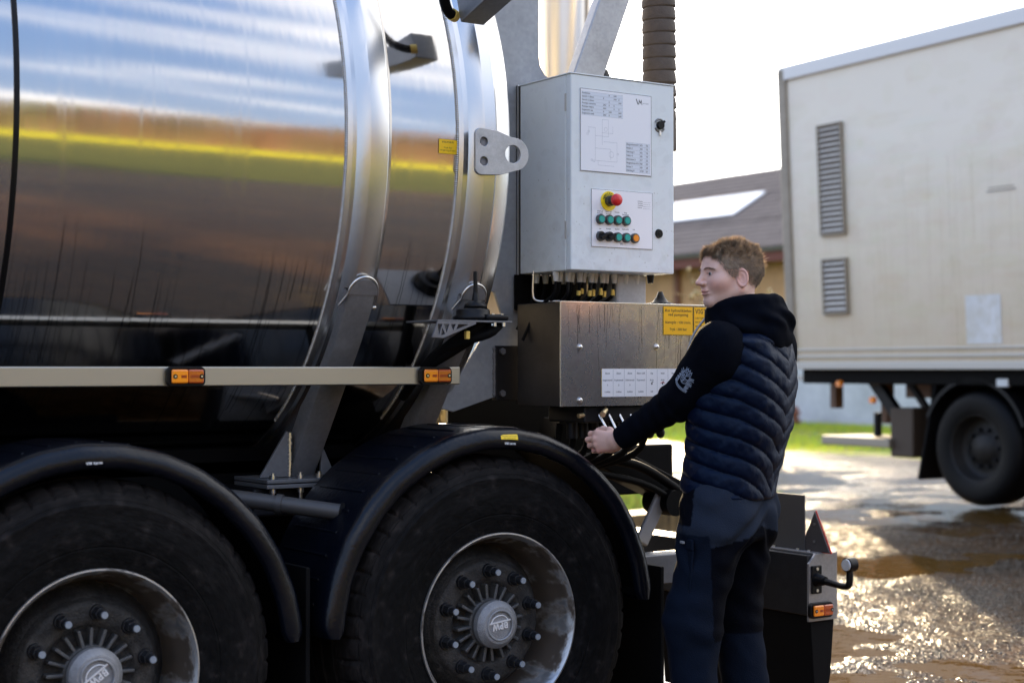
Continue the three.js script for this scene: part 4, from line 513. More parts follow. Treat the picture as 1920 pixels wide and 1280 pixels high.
  levers.forEach(([x, y, z], i) => { const e = i ? [x + 0.022, 1.122, -0.11] : [0.545, 1.085, -0.088]; const l = part('lever', rod([x, y, z], e, 0.0055, 0.0055, 12), levM, truck, i ? null : 'lever held in the hand'); part('lever_knob', [new THREE.SphereGeometry(0.016, 18, 12).scale(1, 1.3, 1).translate(...e)], M.black, l); });
  part('valve_block', [box(0.45, 0.95, 1.16, 1.219, -0.36, -0.14, 0.008), ...levers.map(([x]) => rod([x + 0.01, 1.1, -0.3], [x + 0.01, 1.18, -0.3], 0.02, 0.02, 12))], M.darkSteel, truck);
  for (let i = 0; i < 7; i++) part('hydraulic_hose', tube([[0.48 + i * 0.065, 1.15, -0.33], [0.48 + i * 0.065, 1.05, -0.36], [0.4 + i * 0.05, 0.98, -0.45], [0.2 + i * 0.03, 0.95, -0.6]], 0.013, 20, 8), M.rubber, truck);
  part('brass_fitting', [rod([0.505, 1.19, -0.11], [0.535, 1.205, -0.13], 0.011, 0.009, 8), rod([0.43, 1.185, -0.15], [0.48, 1.19, -0.15], 0.009, 0.009, 6), rod([0.09, 1.14, -0.6], [0.13, 1.17, -0.6], 0.016, 0.016, 8), rod([0.17, 1.15, -0.62], [0.17, 1.2, -0.62], 0.018, 0.018, 8)], mat({ color: C(0.75, 0.6, 0.35), metalness: 0.8, roughness: 0.3 }), truck);

  // ------------------------------------------------ side plate, lifting eye, bracket
  const cut = (pts) => pts;
  part('side_plate', plate(cut([[0.05, 1.212], [0.108, 1.197], [0.276, 1.246], [0.276, 1.42], [0.44, 1.42], [0.44, 1.72], [0.64, 1.72], [0.64, 2.395], [0.58, 2.395], [0.535, 2.4], [0.5, 2.42], [0.48, 2.45], [0.473, 2.49], [0.473, 3.3], [-0.02, 3.3], [0.0, 1.75], [0.28, 1.62], [0.31, 1.545], [0.3, 1.521], [0.219, 1.444], [0.152, 1.35], [0.108, 1.294]]), -0.462, -0.45, 0.002), mat({ color: C(0.42, 0.44, 0.47), metalness: 0.35, roughness: 0.5, map: rep(T.dirt, 1.3, 1.3) }), truck, 'grey steel side plate');
  part('edge_weld', (() => { const r = rng(19), l = []; for (let i = 0; i < 60; i++) l.push(new THREE.IcosahedronGeometry(0.005 + 0.003 * r(), 0).translate(0.277 + 0.003 * r(), 1.25 + i * 0.0029, -0.449)); return l; })(), M.greySteel, truck);
  const jp = part('joint_plate', box(0.281, 0.44, 1.235, 1.43, -0.47, -0.44, 0.003), M.darkSteel, truck);
  for (const [x, y] of [[0.305, 1.41], [0.39, 1.41], [0.305, 1.26], [0.39, 1.26]]) part('bolt', [rod([x, y, -0.44], [x, y, -0.43], 0.012, 0.012, 6)], M.greySteel, jp);
  const eye = (() => { const s = new THREE.Shape(); s.moveTo(-0.045, -0.07); s.absarc(-0.05 + 0.02, -0.055, 0.02, Math.PI * 1.5, Math.PI, true); s.lineTo(-0.05, 0.055); s.absarc(-0.03, 0.055, 0.02, Math.PI, Math.PI / 2, true); s.lineTo(0.03, 0.07); s.lineTo(0.085, 0.052); s.absarc(0.095, -0.002, 0.053, 1.35, -1.3, true); s.lineTo(0.04, -0.072); s.closePath(); const hole = (x, y, r) => { const h = new THREE.Path(); h.absarc(x, y, r, 0, Math.PI * 2); return h; }; s.holes.push(hole(0.09, -0.002, 0.031), hole(-0.02, 0.032, 0.0165), hole(-0.02, -0.032, 0.0165)); return new THREE.ExtrudeGeometry(s, { depth: 0.011, bevelEnabled: true, bevelSize: 0.0015, bevelThickness: 0.0015, bevelSegments: 2, curveSegments: 40 }); })();
  const le = part('lifting_eye', eye, mat({ color: C(0.6, 0.61, 0.63), metalness: 0.6, roughness: 0.42, map: rep(T.dirt, 6, 6) }), truck, 'steel lifting eye bolted to the tank ring'); le.position.set(-0.002, 2.056, -0.063); le.rotation.y = -0.06;
  for (const y of [0.03, -0.034]) part('bolt', [rod([-0.02, y, -0.006], [-0.02, y, 0.004], 0.0145, 0.0145, 24), rod([-0.022, y - 0.003, 0], [-0.022, y - 0.003, 0.009], 0.0095, 0.009, 6)], M.greySteel, le);
  const br = sub('lamp_bracket', truck, [-0.05, 0, 0.075], 'perforated bracket with black round fittings');
  const brM = M.greySteel, bx0 = -0.165, bx1 = 0.1, by = 1.498;
  part('bracket_plate', box(bx0, bx1 + 0.02, by, by + 0.006, -0.3, -0.1, 0.001), M.galv, br);
  const tri = (a, b, c) => { const h = new THREE.Path(); h.moveTo(...a); h.lineTo(...b); h.lineTo(...c); h.closePath(); return h; };
  part('bracket_web', plate([[bx0, by], [bx0 - 0.02, by - 0.05], [bx0 + 0.02, by - 0.053], [-0.02, by - 0.006], [-0.02, by]], -0.108, -0.1, 0.001, [tri([-0.165, 1.49], [-0.148, 1.49], [-0.16, 1.455]), tri([-0.142, 1.49], [-0.122, 1.49], [-0.132, 1.462]), tri([-0.148, 1.478], [-0.138, 1.458], [-0.152, 1.454]), tri([-0.116, 1.49], [-0.098, 1.49], [-0.107, 1.47]), tri([-0.088, 1.49], [-0.05, 1.49], [-0.095, 1.473])]), brM, br);
  part('round_base', [lathe([[0, 0.04], [0.05, 0.04], [0.056, 0.034], [0.056, 0.018], [0.066, 0.014], [0.066, 0.0], [0, 0]], 40, 'y').translate(0.025, by + 0.007, -0.19), lathe([[0, 0.07], [0.02, 0.068], [0.036, 0.055], [0.04, 0.04], [0, 0.04]], 32, 'y').translate(0.035, by + 0.006, -0.19), box(0.03, 0.118, by + 0.007, by + 0.028, -0.2, -0.11, 0.01)], M.black, br);
  part('antenna', [rod([0.035, by + 0.07, -0.19], [0.035, by + 0.1, -0.19], 0.014, 0.008, 14), rod([0.035, by + 0.1, -0.19], [0.034, by + 0.17, -0.19], 0.0075, 0.0065, 12)], M.black, br);
  part('cable_bundle', [tube([[0.09, by - 0.004, -0.13], [0.06, by - 0.03, -0.13], [-0.01, by - 0.06, -0.18], [-0.04, by - 0.11, -0.33], [-0.05, 1.25, -0.52]], 0.016, 30, 8), tube([[0.07, by - 0.004, -0.17], [0.02, by - 0.04, -0.16], [-0.02, by - 0.09, -0.24], [-0.05, by - 0.16, -0.42]], 0.018, 30, 8), tube([[0.04, by, -0.15], [0.0, by - 0.03, -0.17], [-0.03, by - 0.08, -0.26], [-0.05, by - 0.2, -0.48]], 0.02, 30, 8)], M.rubber, br);
  part('clip', [box(-0.045, -0.03, by - 0.055, by - 0.028, -0.135, -0.12, 0.003)], M.brass, br);
  for (const x of [0.055, 0.09]) part('bolt', [rod([x, by + 0.026, -0.115], [x, by + 0.03, -0.115], 0.005, 0.005, 6), rod([x, by - 0.012, -0.105], [x, by, -0.105], 0.006, 0.006, 6)], M.bright, br);

  // ------------------------------------------------ loading arm, pipe, struts and suction hose at the top
  part('arm_beam', beam([-0.085, 2.517, -0.045], [-0.085, 2.72, 0.62], 0.09, 0.12, 0.005), mat({ color: C(0.3, 0.31, 0.33), metalness: 0.6, roughness: 0.42, map: rep(T.dirt, 2, 2) }), truck, 'square steel arm');
  part('arm_hose', [tube([[-0.2, 2.75, 0.03], [-0.2, 2.6, 0.0], [-0.195, 2.53, -0.02], [-0.165, 2.49, -0.04], [-0.14, 2.485, -0.05]], 0.017, 40, 10)], M.rubber, truck); part('hose_end', rod([-0.152, 2.487, -0.045], [-0.132, 2.484, -0.055], 0.02, 0.02, 14), M.brass, truck);
  part('standpipe', [rod([0.8, 2.2, -0.75], [0.8, 3.6, -0.75], 0.112, 0.112, 48)], phys({ color: C(0.7, 0.66, 0.6), metalness: 1, roughness: 0.3, bumpMap: rep(T.fbm, 2, 2), bumpScale: 0.0003 }), truck, 'vertical steel pipe');
  part('strut', [beam([0.555, 2.25, -0.37], [0.79, 2.82, -0.37], 0.05, 0.125, 0.006), beam([0.79, 2.82, -0.37], [0.95, 3.2, -0.37], 0.05, 0.125, 0.006)], mat({ color: C(0.5, 0.5, 0.51), metalness: 0.75, roughness: 0.42, map: rep(T.dirt, 2, 2) }), truck, 'diagonal flat steel strut');
  part('pipe_cap', [lathe([[0, 0.1], [0.03, 0.09], [0.045, 0.05], [0.04, 0.02], [0.055, 0.0], [0, 0]], 24, 'y').translate(0.79, 2.385, -0.5)], M.black, truck);
  const hg = []; for (let i = 0; i < 28; i++) { const y = 2.31 + i * 0.05, x = 1.118 - 0.01 * (y - 2.2) + 0.006 * Math.sin(y * 3), z = -0.55; hg.push(lathe([[0.058, 0.0], [0.066, 0.002], [0.068, 0.008], [0.0655, 0.04], [0.061, 0.0515]], 36, 'y').rotateZ(0.08).rotateX(0.04).translate(x, y, z)); }
  const hz = part('suction_hose', hg, M.hose, truck, 'ribbed brown suction hose'); part('hose_cuff', [rod([1.118, 2.2, -0.55], [1.116, 2.35, -0.55], 0.07, 0.069, 36)], M.hose, hz);

  // ------------------------------------------------ rear bumper with lamps
  const bu = sub('rear_bumper', truck, [1.38, 0, 0], 'steel rear bumper with marker lamps and mudflap');
  const buM = mat({ color: C(0.42, 0.4, 0.39), metalness: 0.5, roughness: 0.4, map: rep(T.dirt, 3, 3) });
  part('cross_beam', box(0.004, 0.14, 0.43, 0.655, -2.44, -0.012, 0.004), mat({ color: C(0.05, 0.05, 0.052), metalness: 0.6, roughness: 0.45, map: rep(T.dirt, 3, 3) }), bu);
  part('end_plate', plate([[0, 0.41], [0, 0.625], [0.035, 0.66], [0.147, 0.66], [0.147, 0.41]], -0.01, 0.0, 0.0015), buM, bu); part('top_flange', box(0.035, 0.16, 0.656, 0.662, -0.55, -0.012, 0.001), buM, bu);
  part('upright_plate', box(0.07, 0.078, 0.66, 0.87, -0.32, -0.095, 0.003), mat({ color: C(0.055, 0.053, 0.052), roughness: 0.6 }), bu);
  const tg = new THREE.Shape([new THREE.Vector2(-0.075, 0), new THREE.Vector2(0.075, 0), new THREE.Vector2(0, 0.145)]), back = new THREE.ExtrudeGeometry(tg, { depth: 0.004, bevelEnabled: true, bevelSize: 0.002, bevelThickness: 0.001, bevelSegments: 1 }), front = back.clone();
  const rf = sub('reflector_triangle', bu, [0.075, 0.664, -0.045], 'triangular rear reflector seen from behind'); rf.rotation.y = Math.PI / 2;
  part('reflector_back', back, mat({ color: C(0.045, 0.04, 0.04), roughness: 0.6 }), rf); part('reflector_face', front.scale(1.06, 1.05, 1).translate(0, -0.003, 0.007), phys({ color: C(0.6, 0.03, 0.015), roughness: 0.25, transmission: 0.3 }), rf);
  for (const y of [0.035, 0.1]) part('rivet', rod([0, y, -0.004], [0, y, 0], 0.005, 0.005, 10), M.bright, rf);
  for (const z of [-0.06, -0.12, -0.25, -0.3]) part('bolt', rod([0.06, 0.66, z], [0.06, 0.668, z], 0.006, 0.006, 6), M.bright, bu);
  const ol = sub('outline_lamp', bu, [0.035, 0.565, 0.0], 'outline lamp on a black rubber arm');
  part('lamp_base', [box(-0.026, 0.026, -0.052, 0.052, 0, 0.008, 0.006), new THREE.CylinderGeometry(0.016, 0.026, 0.045, 20).rotateX(Math.PI / 2).translate(0, 0, 0.028)], M.black, ol);
  part('lamp_arm', tube([[0, 0, 0.02], [0.0, -0.006, 0.09], [0.0, -0.01, 0.145], [0.0, -0.004, 0.166], [0, 0.02, 0.172], [0, 0.06, 0.172]], 0.0125, 40, 14), M.black, ol);
  part('lamp_body', rod([-0.016, 0.072, 0.172], [0.02, 0.072, 0.172], 0.026, 0.026, 32), M.black, ol); part('lamp_lens', rod([-0.021, 0.072, 0.172], [-0.0155, 0.072, 0.172], 0.0205, 0.022, 32), phys({ color: C(0.6, 0.62, 0.64), roughness: 0.25, clearcoat: 1 }), ol);
  for (const y of [0.04, -0.04]) part('screw', rod([0, y, 0.007], [0, y, 0.011], 0.006, 0.006, 10), M.bright, ol);
  const am = marker(1.43, 0.452, 0.002, 'rear_marker_light'); am.userData.label = 'amber marker lamp on the rear bumper';
  part('mudflap', plate([[0.02, 0.425], [0.145, 0.425], [0.125, 0.2], [0.085, 0.04], [0.05, 0.04]], -0.9, -0.014, 0.003), M.rubber, bu, 'black rubber mudflap');
  part('mudflap', box(0.69, 0.705, 0.1, 0.66, -0.45, -0.02, 0.003), M.rubber, truck); part('mudflap', box(0.69, 0.705, 0.1, 0.9, -2.4, -1.7, 0.003), M.rubber, truck); part('mudflap', box(-0.675, -0.66, 0.06, 0.75, -0.43, -0.03, 0.003), M.rubber, truck); part('spray_guard', [box(-6, 0.68, 0.06, 1.0, -1.25, -1.22, 0.003)], M.rubber, truck);
  // linkage between the wheel and the rear bumper
  part('rear_linkage', [beam([0.62, 1.12, -0.6], [1.3, 0.82, -0.6], 0.12, 0.1), tube([[0.7, 1.02, -0.5], [0.95, 0.98, -0.48], [1.2, 0.86, -0.5]], 0.018, 20, 8), tube([[0.75, 0.96, -0.48], [1.0, 0.9, -0.47], [1.2, 0.8, -0.5]], 0.014, 20, 8), rod([1.12, 0.83, -0.6], [1.12, 0.83, -0.45], 0.05, 0.05, 20)], M.frame, truck);
  part('curved_lever', beam([0.985, 0.68, -0.5], [1.09, 0.86, -0.5], 0.02, 0.06, 0.009), mat({ color: C(0.26, 0.26, 0.27), roughness: 0.5, metalness: 0.3 }), truck);
  part('lower_beam', box(0.72, 1.38, 0.55, 0.66, -0.4, -0.3, 0.006), M.galv, truck);
  part('valve_handle', [beam([0.98, 0.98, -0.6], [0.94, 1.16, -0.6], 0.03, 0.045, 0.008), tube([[0.8, 1.02, -0.55], [0.86, 1.045, -0.55], [0.93, 1.03, -0.55]], 0.012, 16, 8), box(1.03, 1.07, 1.12, 1.17, -0.58, -0.54, 0.01)], M.galv, truck);
}
// ---------------------------------------------------------------- the man at the levers
// signed distance helpers and a surface-net mesher
const smin = (a, b, k) => { const h = Math.max(k - Math.abs(a - b), 0) / k; return Math.min(a, b) - h * h * k * 0.25; }, smax = (a, b, k) => -smin(-a, -b, k);
function cap(p, a, b, ra, rb) { const bx = b[0] - a[0], by = b[1] - a[1], bz = b[2] - a[2], px = p[0] - a[0], py = p[1] - a[1], pz = p[2] - a[2], t = clamp((px * bx + py * by + pz * bz) / (bx * bx + by * by + bz * bz)); return Math.hypot(px - bx * t, py - by * t, pz - bz * t) - (ra + (rb - ra) * t); }
function ell(p, c, r) { const x = (p[0] - c[0]) / r[0], y = (p[1] - c[1]) / r[1], z = (p[2] - c[2]) / r[2], k = Math.hypot(x, y, z), g = Math.hypot(x / r[0], y / r[1], z / r[2]); return g < 1e-9 ? -Math.min(...r) : k * (k - 1) / g; }
const sph = (p, c, r) => Math.hypot(p[0] - c[0], p[1] - c[1], p[2] - c[2]) - r;
function mesh3(f, lo, hi, h, colour) {
  const n = [0, 1, 2].map((i) => Math.ceil((hi[i] - lo[i]) / h) + 1), [nx, ny, nz] = n, F = new Float32Array(nx * ny * nz), at = (i, j, k) => (k * ny + j) * nx + i;
  for (let k = 0; k < nz; k++) for (let j = 0; j < ny; j++) for (let i = 0; i < nx; i++) F[at(i, j, k)] = f([lo[0] + i * h, lo[1] + j * h, lo[2] + k * h]);
  const id = new Int32Array(nx * ny * nz).fill(-1), ps = [], ix = [];
  for (let k = 0; k < nz - 1; k++) for (let j = 0; j < ny - 1; j++) for (let i = 0; i < nx - 1; i++) {
    let s = 0, m = [0, 0, 0], c = 0; const v = []; for (let q = 0; q < 8; q++) { v[q] = F[at(i + (q & 1), j + ((q >> 1) & 1), k + (q >> 2))]; if (v[q] < 0) s |= 1 << q; }
    if (s === 0 || s === 255) continue;
    for (let a = 0; a < 8; a++) for (const bit of [1, 2, 4]) { const b = a | bit; if (a & bit || (v[a] < 0) === (v[b] < 0)) continue; const t = v[a] / (v[a] - v[b]); m[0] += (a & 1) + (bit === 1 ? t : 0); m[1] += ((a >> 1) & 1) + (bit === 2 ? t : 0); m[2] += (a >> 2) + (bit === 4 ? t : 0); c++; }
    id[at(i, j, k)] = ps.length / 3; ps.push(lo[0] + (i + m[0] / c) * h, lo[1] + (j + m[1] / c) * h, lo[2] + (k + m[2] / c) * h);
  }
  for (let k = 1; k < nz - 1; k++) for (let j = 1; j < ny - 1; j++) for (let i = 1; i < nx - 1; i++) {
    const a = F[at(i, j, k)] < 0; const quad = (p, q, r, s, flip) => { if (p < 0 || q < 0 || r < 0 || s < 0) return; if (flip) ix.push(p, q, r, p, r, s); else ix.push(p, r, q, p, s, r); };
    if (a !== F[at(i + 1, j, k)] < 0) quad(id[at(i, j - 1, k - 1)], id[at(i, j, k - 1)], id[at(i, j, k)], id[at(i, j - 1, k)], a);
    if (a !== F[at(i, j + 1, k)] < 0) quad(id[at(i - 1, j, k - 1)], id[at(i - 1, j, k)], id[at(i, j, k)], id[at(i, j, k - 1)], a);
    if (a !== F[at(i, j, k + 1)] < 0) quad(id[at(i - 1, j - 1, k)], id[at(i, j - 1, k)], id[at(i, j, k)], id[at(i - 1, j, k)], a);
  }
  const nn = new Float32Array(ps.length), e = h * 0.6, cl = colour ? new Float32Array(ps.length) : null;
  for (let i = 0; i < ps.length; i += 3) { const p = [ps[i], ps[i + 1], ps[i + 2]], g = [0, 1, 2].map((d) => { const a = p.slice(), b = p.slice(); a[d] += e; b[d] -= e; return f(a) - f(b); }), l = Math.hypot(...g) || 1; nn[i] = g[0] / l; nn[i + 1] = g[1] / l; nn[i + 2] = g[2] / l; if (colour) cl.set(colour(p, [nn[i], nn[i + 1], nn[i + 2]]), i); }
  const g = new THREE.BufferGeometry(); g.setAttribute('position', new THREE.Float32BufferAttribute(ps, 3)); g.setAttribute('normal', new THREE.BufferAttribute(nn, 3)); if (cl) g.setAttribute('color', new THREE.BufferAttribute(cl, 3)); g.setIndex(ix); return g;
}
{
  const man = thing('person', 'short haired man in navy quilted vest and dark work trousers gripping a lever', 'person', [0.749, -0.03, 0.315], -2.6878);   // local: x his left, y up, z the way his chest faces
  const n3 = (p, s, seed) => (vnoise(p[0] * s + p[2] * s * 0.7, p[1] * s - p[2] * s * 0.6, seed) + vnoise(p[1] * s * 1.1 + p[2] * s, p[0] * s * 0.9, seed + 3)) - 1;
  // ---- torso as stacked ellipses: y, half width, half depth, centre x, centre z
  const slices = [[0.84, 0.172, 0.132, 0.014, 0.034], [0.93, 0.18, 0.143, 0.012, 0.034], [0.99, 0.182, 0.146, 0.01, 0.03], [1.1, 0.188, 0.153, 0.0, 0.012], [1.2, 0.2, 0.162, -0.005, -0.002], [1.32, 0.21, 0.165, -0.008, -0.01], [1.4, 0.205, 0.158, -0.006, -0.016], [1.46, 0.196, 0.138, -0.004, -0.022], [1.505, 0.158, 0.114, -0.003, -0.026], [1.56, 0.09, 0.085, -0.003, -0.026], [1.62, 0.06, 0.062, 0.0, -0.022]];
  function torso(p, grow = 0) { const y = p[1]; let i = 0; while (i < slices.length - 2 && y > slices[i + 1][0]) i++; const a = slices[i], b = slices[i + 1], t = sstep(0, 1, clamp((y - a[0]) / (b[0] - a[0]))), q = (k) => lerp(a[k], b[k], t); const rx = q(1) + grow, rz = q(2) + grow, x = p[0] - q(3), z = p[2] - q(4), n = 2.35, k = Math.pow(Math.pow(Math.abs(x / rx), n) + Math.pow(Math.abs(z / rz), n), 1 / n); return (k - 1) * Math.min(rx, rz) * 0.92; }
  const LS = [0.192, 1.452, -0.006], LE = [0.125, 1.268, 0.168], LW = [0.094, 1.133, 0.395], RS = [-0.19, 1.455, -0.05], RE = [-0.205, 1.2, 0.0], RW = [-0.145, 1.055, 0.15];
  // ---- vest
  const quilt = (p) => { const x = p[0] + 0.006, back = p[2] < 0.02; const w = Math.abs(x), side = sstep(0.13, 0.2, w); const dz = p[2] + 0.05; const phi = Math.atan2(w, -(p[2] + 0.004)); let s = p[1] - 0.098 * Math.min(phi, 1.2) - 0.05 * Math.max(0, phi - 1.2); s += 0.008 * n3(p, 7, 5); const t = (s / 0.061) % 1, u = t < 0 ? t + 1 : t; return { puff: Math.sqrt(Math.max(0, 1 - Math.pow(Math.abs(2 * u - 1), 2.4))), u }; };
  const vestF = (p) => { const q = quilt(p), yoke = sstep(1.47, 1.5, p[1]); let d = torso(p, -0.007) - 0.0095 * q.puff * (1 - yoke) - 0.0035 * n3(p, 16, 7) - 0.0022 * n3(p, 42, 9) - 0.004 * n3(p, 6, 13);
    d = smax(d, 0.955 + 0.012 * p[2] / 0.15 - p[1], 0.015); d = smax(d, p[1] - 1.535, 0.01);
    for (const [s, e] of [[LS, LE], [RS, RE]]) { const arm = cap(p, [s[0] * 1.06, s[1] - 0.012, s[2] + 0.006], [s[0] * 1.6, s[1] - 0.03, s[2] + 0.02], 0.066, 0.1); d = smax(d, -arm, 0.012); }
    return d; };
  const nav = (p) => { const q = quilt(p), e = Math.min(q.u, 1 - q.u); const k = e < 0.06 ? 0.65 : 1; return [0.0014 * k, 0.0045 * k, 0.0185 * k]; };
  const vestG = mesh3(vestF, [-0.27, 0.93, -0.23], [0.27, 1.56, 0.21], 0.0058, nav);
  part('vest', vestG, phys({ vertexColors: true, roughness: 0.48, specularIntensity: 0.4, specularColor: C(0.55, 0.75, 1), bumpMap: rep(T.fbm, 9, 9), bumpScale: 0.0022 }), man, 'navy quilted vest with chevron seams');
  part('vest_binding', [0.2].map(() => { const l = []; for (let i = 0; i <= 40; i++) { const a = -0.5 + i / 40 * 3.9; l.push([LS[0] * 0.93 - 0.004 + 0.004 * Math.sin(a * 2), LS[1] - 0.014 + 0.078 * Math.sin(a), LS[2] - 0.08 * Math.cos(a)]); } return tube(l, 0.004, 60, 6); }), mat({ color: C(0.006, 0.01, 0.024), roughness: 0.6 }), man);
  // ---- hoodie: sleeves, collar and hood
  const folds = (p, a, b, k) => { const t = clamp(((p[0] - a[0]) * (b[0] - a[0]) + (p[1] - a[1]) * (b[1] - a[1]) + (p[2] - a[2]) * (b[2] - a[2])) / ((b[0] - a[0]) ** 2 + (b[1] - a[1]) ** 2 + (b[2] - a[2]) ** 2)); return Math.sin(t * k + 3 * n3(p, 9, 21)) * 0.5 + n3(p, 22, 23); };
  const sleeve = (S, E, W, out) => (p) => { let d = smin(cap(p, S, E, 0.074, 0.06), cap(p, E, W, 0.061, 0.041), 0.03); d = smin(d, sph(p, [S[0] * 0.8, S[1] - 0.006, S[2]], 0.07), 0.06); d = smin(d, cap(p, [S[0] * 0.92, S[1] - 0.06, S[2]], [lerp(S[0], E[0], 0.75) + 0.012 * Math.sign(S[0]), lerp(S[1], E[1], 0.75) - 0.025, lerp(S[2], E[2], 0.75) - 0.02], 0.066, 0.05), 0.05); const near = Math.exp(-Math.pow(Math.hypot(p[0] - E[0], p[1] - E[1], p[2] - E[2]) / 0.1, 2)); d -= 0.006 * folds(p, E, W, 34) * (0.35 + near) + 0.002 * n3(p, 30, 31);
    const wd = [W[0] - E[0], W[1] - E[1], W[2] - E[2]], l = Math.hypot(...wd), along = ((p[0] - W[0]) * wd[0] + (p[1] - W[1]) * wd[1] + (p[2] - W[2]) * wd[2]) / l; return smax(d, along + 0.006, 0.01); };
  const hoodieM = phys({ color: C(0.002, 0.003, 0.0065), roughness: 0.9, specularIntensity: 0.12, bumpMap: rep(T.fine, 12, 12), bumpScale: 0.0012 });
  const slL = sleeve(LS, LE, LW), slR = sleeve(RS, RE, RW);
  const sleeveL = part('sleeve', mesh3(slL, [-0.02, 1.04, -0.13], [0.31, 1.56, 0.46], 0.0062), hoodieM, man); part('sleeve', mesh3(slR, [-0.32, 0.98, -0.16], [-0.02, 1.56, 0.27], 0.0075), hoodieM, man);
  const hoodF = (p) => {
    const c = [0.004, 1.556, -0.012], x = p[0] - c[0], z = p[2] - c[2], a = Math.atan2(x, z), back = 0.5 - 0.5 * Math.cos(a), lift = p[1] - c[1] + 0.016 * Math.cos(a);
    const r = 0.086 + 0.022 * back, q = Math.hypot(x, z * 0.95) - r; let d = Math.hypot(q * 1.05, Math.max(0, Math.abs(lift) - 0.026)) - 0.023 - 0.008 * back;   // standing collar
    const h = ell(p, [-0.012, 1.535, -0.106], [0.118, 0.06, 0.07]), h2 = ell(p, [0.004, 1.49, -0.135], [0.092, 0.06, 0.046]), s1 = ell(p, [0.085, 1.515, -0.05], [0.062, 0.04, 0.075]), s2 = ell(p, [-0.09, 1.515, -0.05], [0.065, 0.04, 0.08]);
    d = smin(smin(smin(d, h, 0.03), h2, 0.03), smin(s1, s2, 0.02), 0.03); d = smax(d, -(Math.hypot(x, z * 0.95) - 0.066 - 0.018 * back - 0.25 * Math.max(0, lift - 0.01)), 0.012);
    d -= 0.009 * n3([p[0], p[1] * 1.8, p[2]], 12, 41) + 0.0045 * n3(p, 27, 43) + 0.009 * Math.sin(9 * a + 60 * p[1] + 5 * n3(p, 8, 47)) * Math.exp(-Math.pow((p[1] - 1.535) / 0.03, 2)) * back; return d; };
  part('hood', mesh3(hoodF, [-0.19, 1.41, -0.25], [0.19, 1.66, 0.14], 0.0052), hoodieM, man, 'dark hood lying on the back');
  part('hood_cord', [tube([[0.05, 1.56, 0.085], [0.06, 1.5, 0.13], [0.062, 1.44, 0.155]], 0.004, 12, 6)], mat({ color: C(0.4, 0.4, 0.42), roughness: 0.7 }), man);
  // emblem printed on the upper sleeve, lying on the cloth
  {
    const tex = canvasTex(256, 320, (g, w, h) => { g.clearRect(0, 0, w, h); g.strokeStyle = g.fillStyle = '#c9d3e2'; g.lineWidth = 9; g.lineCap = 'round'; const L = (...p) => { g.beginPath(); p.forEach(([x, y], i) => (i ? g.lineTo(x, y) : g.moveTo(x, y))); g.stroke(); };
      L([70, 40], [82, 66], [96, 34], [110, 64], [126, 30], [138, 64], [154, 36], [164, 68]); L([66, 76], [168, 80]); g.beginPath(); g.moveTo(70, 92); g.lineTo(170, 96); g.lineTo(164, 190); g.quadraticCurveTo(120, 238, 84, 190); g.closePath(); g.stroke(); L([118, 96], [118, 214]); L([74, 146], [166, 150]);
      const r = rng(6); for (let i = 0; i < 16; i++) { const y = 100 + i * 11; L([176, y], [200 + 30 * r(), y - 16 + 22 * r()]); L([64, y - 4], [44 - 24 * r(), y - 14 + 22 * r()]); } for (let i = 0; i < 26; i++) { g.beginPath(); g.arc(84 + 76 * r(), 104 + 100 * r(), 3 + 5 * r(), 0, 7); g.fill(); }
      g.beginPath(); g.moveTo(20, 236); g.quadraticCurveTo(120, 290, 226, 244); g.lineTo(222, 276); g.quadraticCurveTo(120, 322, 26, 268); g.closePath(); g.fill(); g.fillStyle = '#0b0e18'; for (let i = 0; i < 9; i++) g.fillRect(48 + i * 19, 262 + 14 * Math.sin(i * 0.36), 8, 14); });
    const c = [lerp(LS[0], LE[0], 0.5), lerp(LS[1], LE[1], 0.5), lerp(LS[2], LE[2], 0.5)], out = V(0.97, 0.05, -0.1).normalize(), up = V(LS[0] - LE[0], LS[1] - LE[1], LS[2] - LE[2]).normalize(); const rt = up.clone().cross(out).normalize(); out.crossVectors(rt, up);
    const N = 22, ps = [], uv = [], ix = []; for (let j = 0; j <= N; j++) for (let i = 0; i <= N; i++) { const a = (i / N - 0.5) * 0.078, b = (j / N - 0.5) * 0.098; let s = 0.13; const o = V(...c).addScaledVector(rt, a).addScaledVector(up, b); for (let k = 0; k < 40; k++) { const q = o.clone().addScaledVector(out, s), d = slL([q.x, q.y, q.z]); if (d < 0.0012) break; s -= Math.max(d * 0.7, 0.0004); } const q = o.addScaledVector(out, s); ps.push(q.x, q.y, q.z); uv.push(i / N, j / N); if (i < N && j < N) { const k = j * (N + 1) + i; ix.push(k, k + 1, k + N + 1, k + 1, k + N + 2, k + N + 1); } }
    const g = new THREE.BufferGeometry(); g.setAttribute('position', new THREE.Float32BufferAttribute(ps, 3)); g.setAttribute('uv', new THREE.Float32BufferAttribute(uv, 2)); g.setIndex(ix); g.computeVertexNormals(); g.userData.ownUV = true;
    part('emblem', g, mat({ map: tex, transparent: true, alphaTest: 0.5, roughness: 0.5, color: C(0.42, 0.46, 0.52) }), sleeveL, 'pale crest printed on the sleeve');
  }
  // ---- trousers
  const LH = [0.105, 0.9, 0.035], LK = [0.155, 0.56, 0.1], LA = [0.15, 0.12, 0.085], RH = [-0.08, 0.9, 0.01], RK = [-0.1, 0.56, 0.05], RA = [-0.115, 0.12, 0.0];
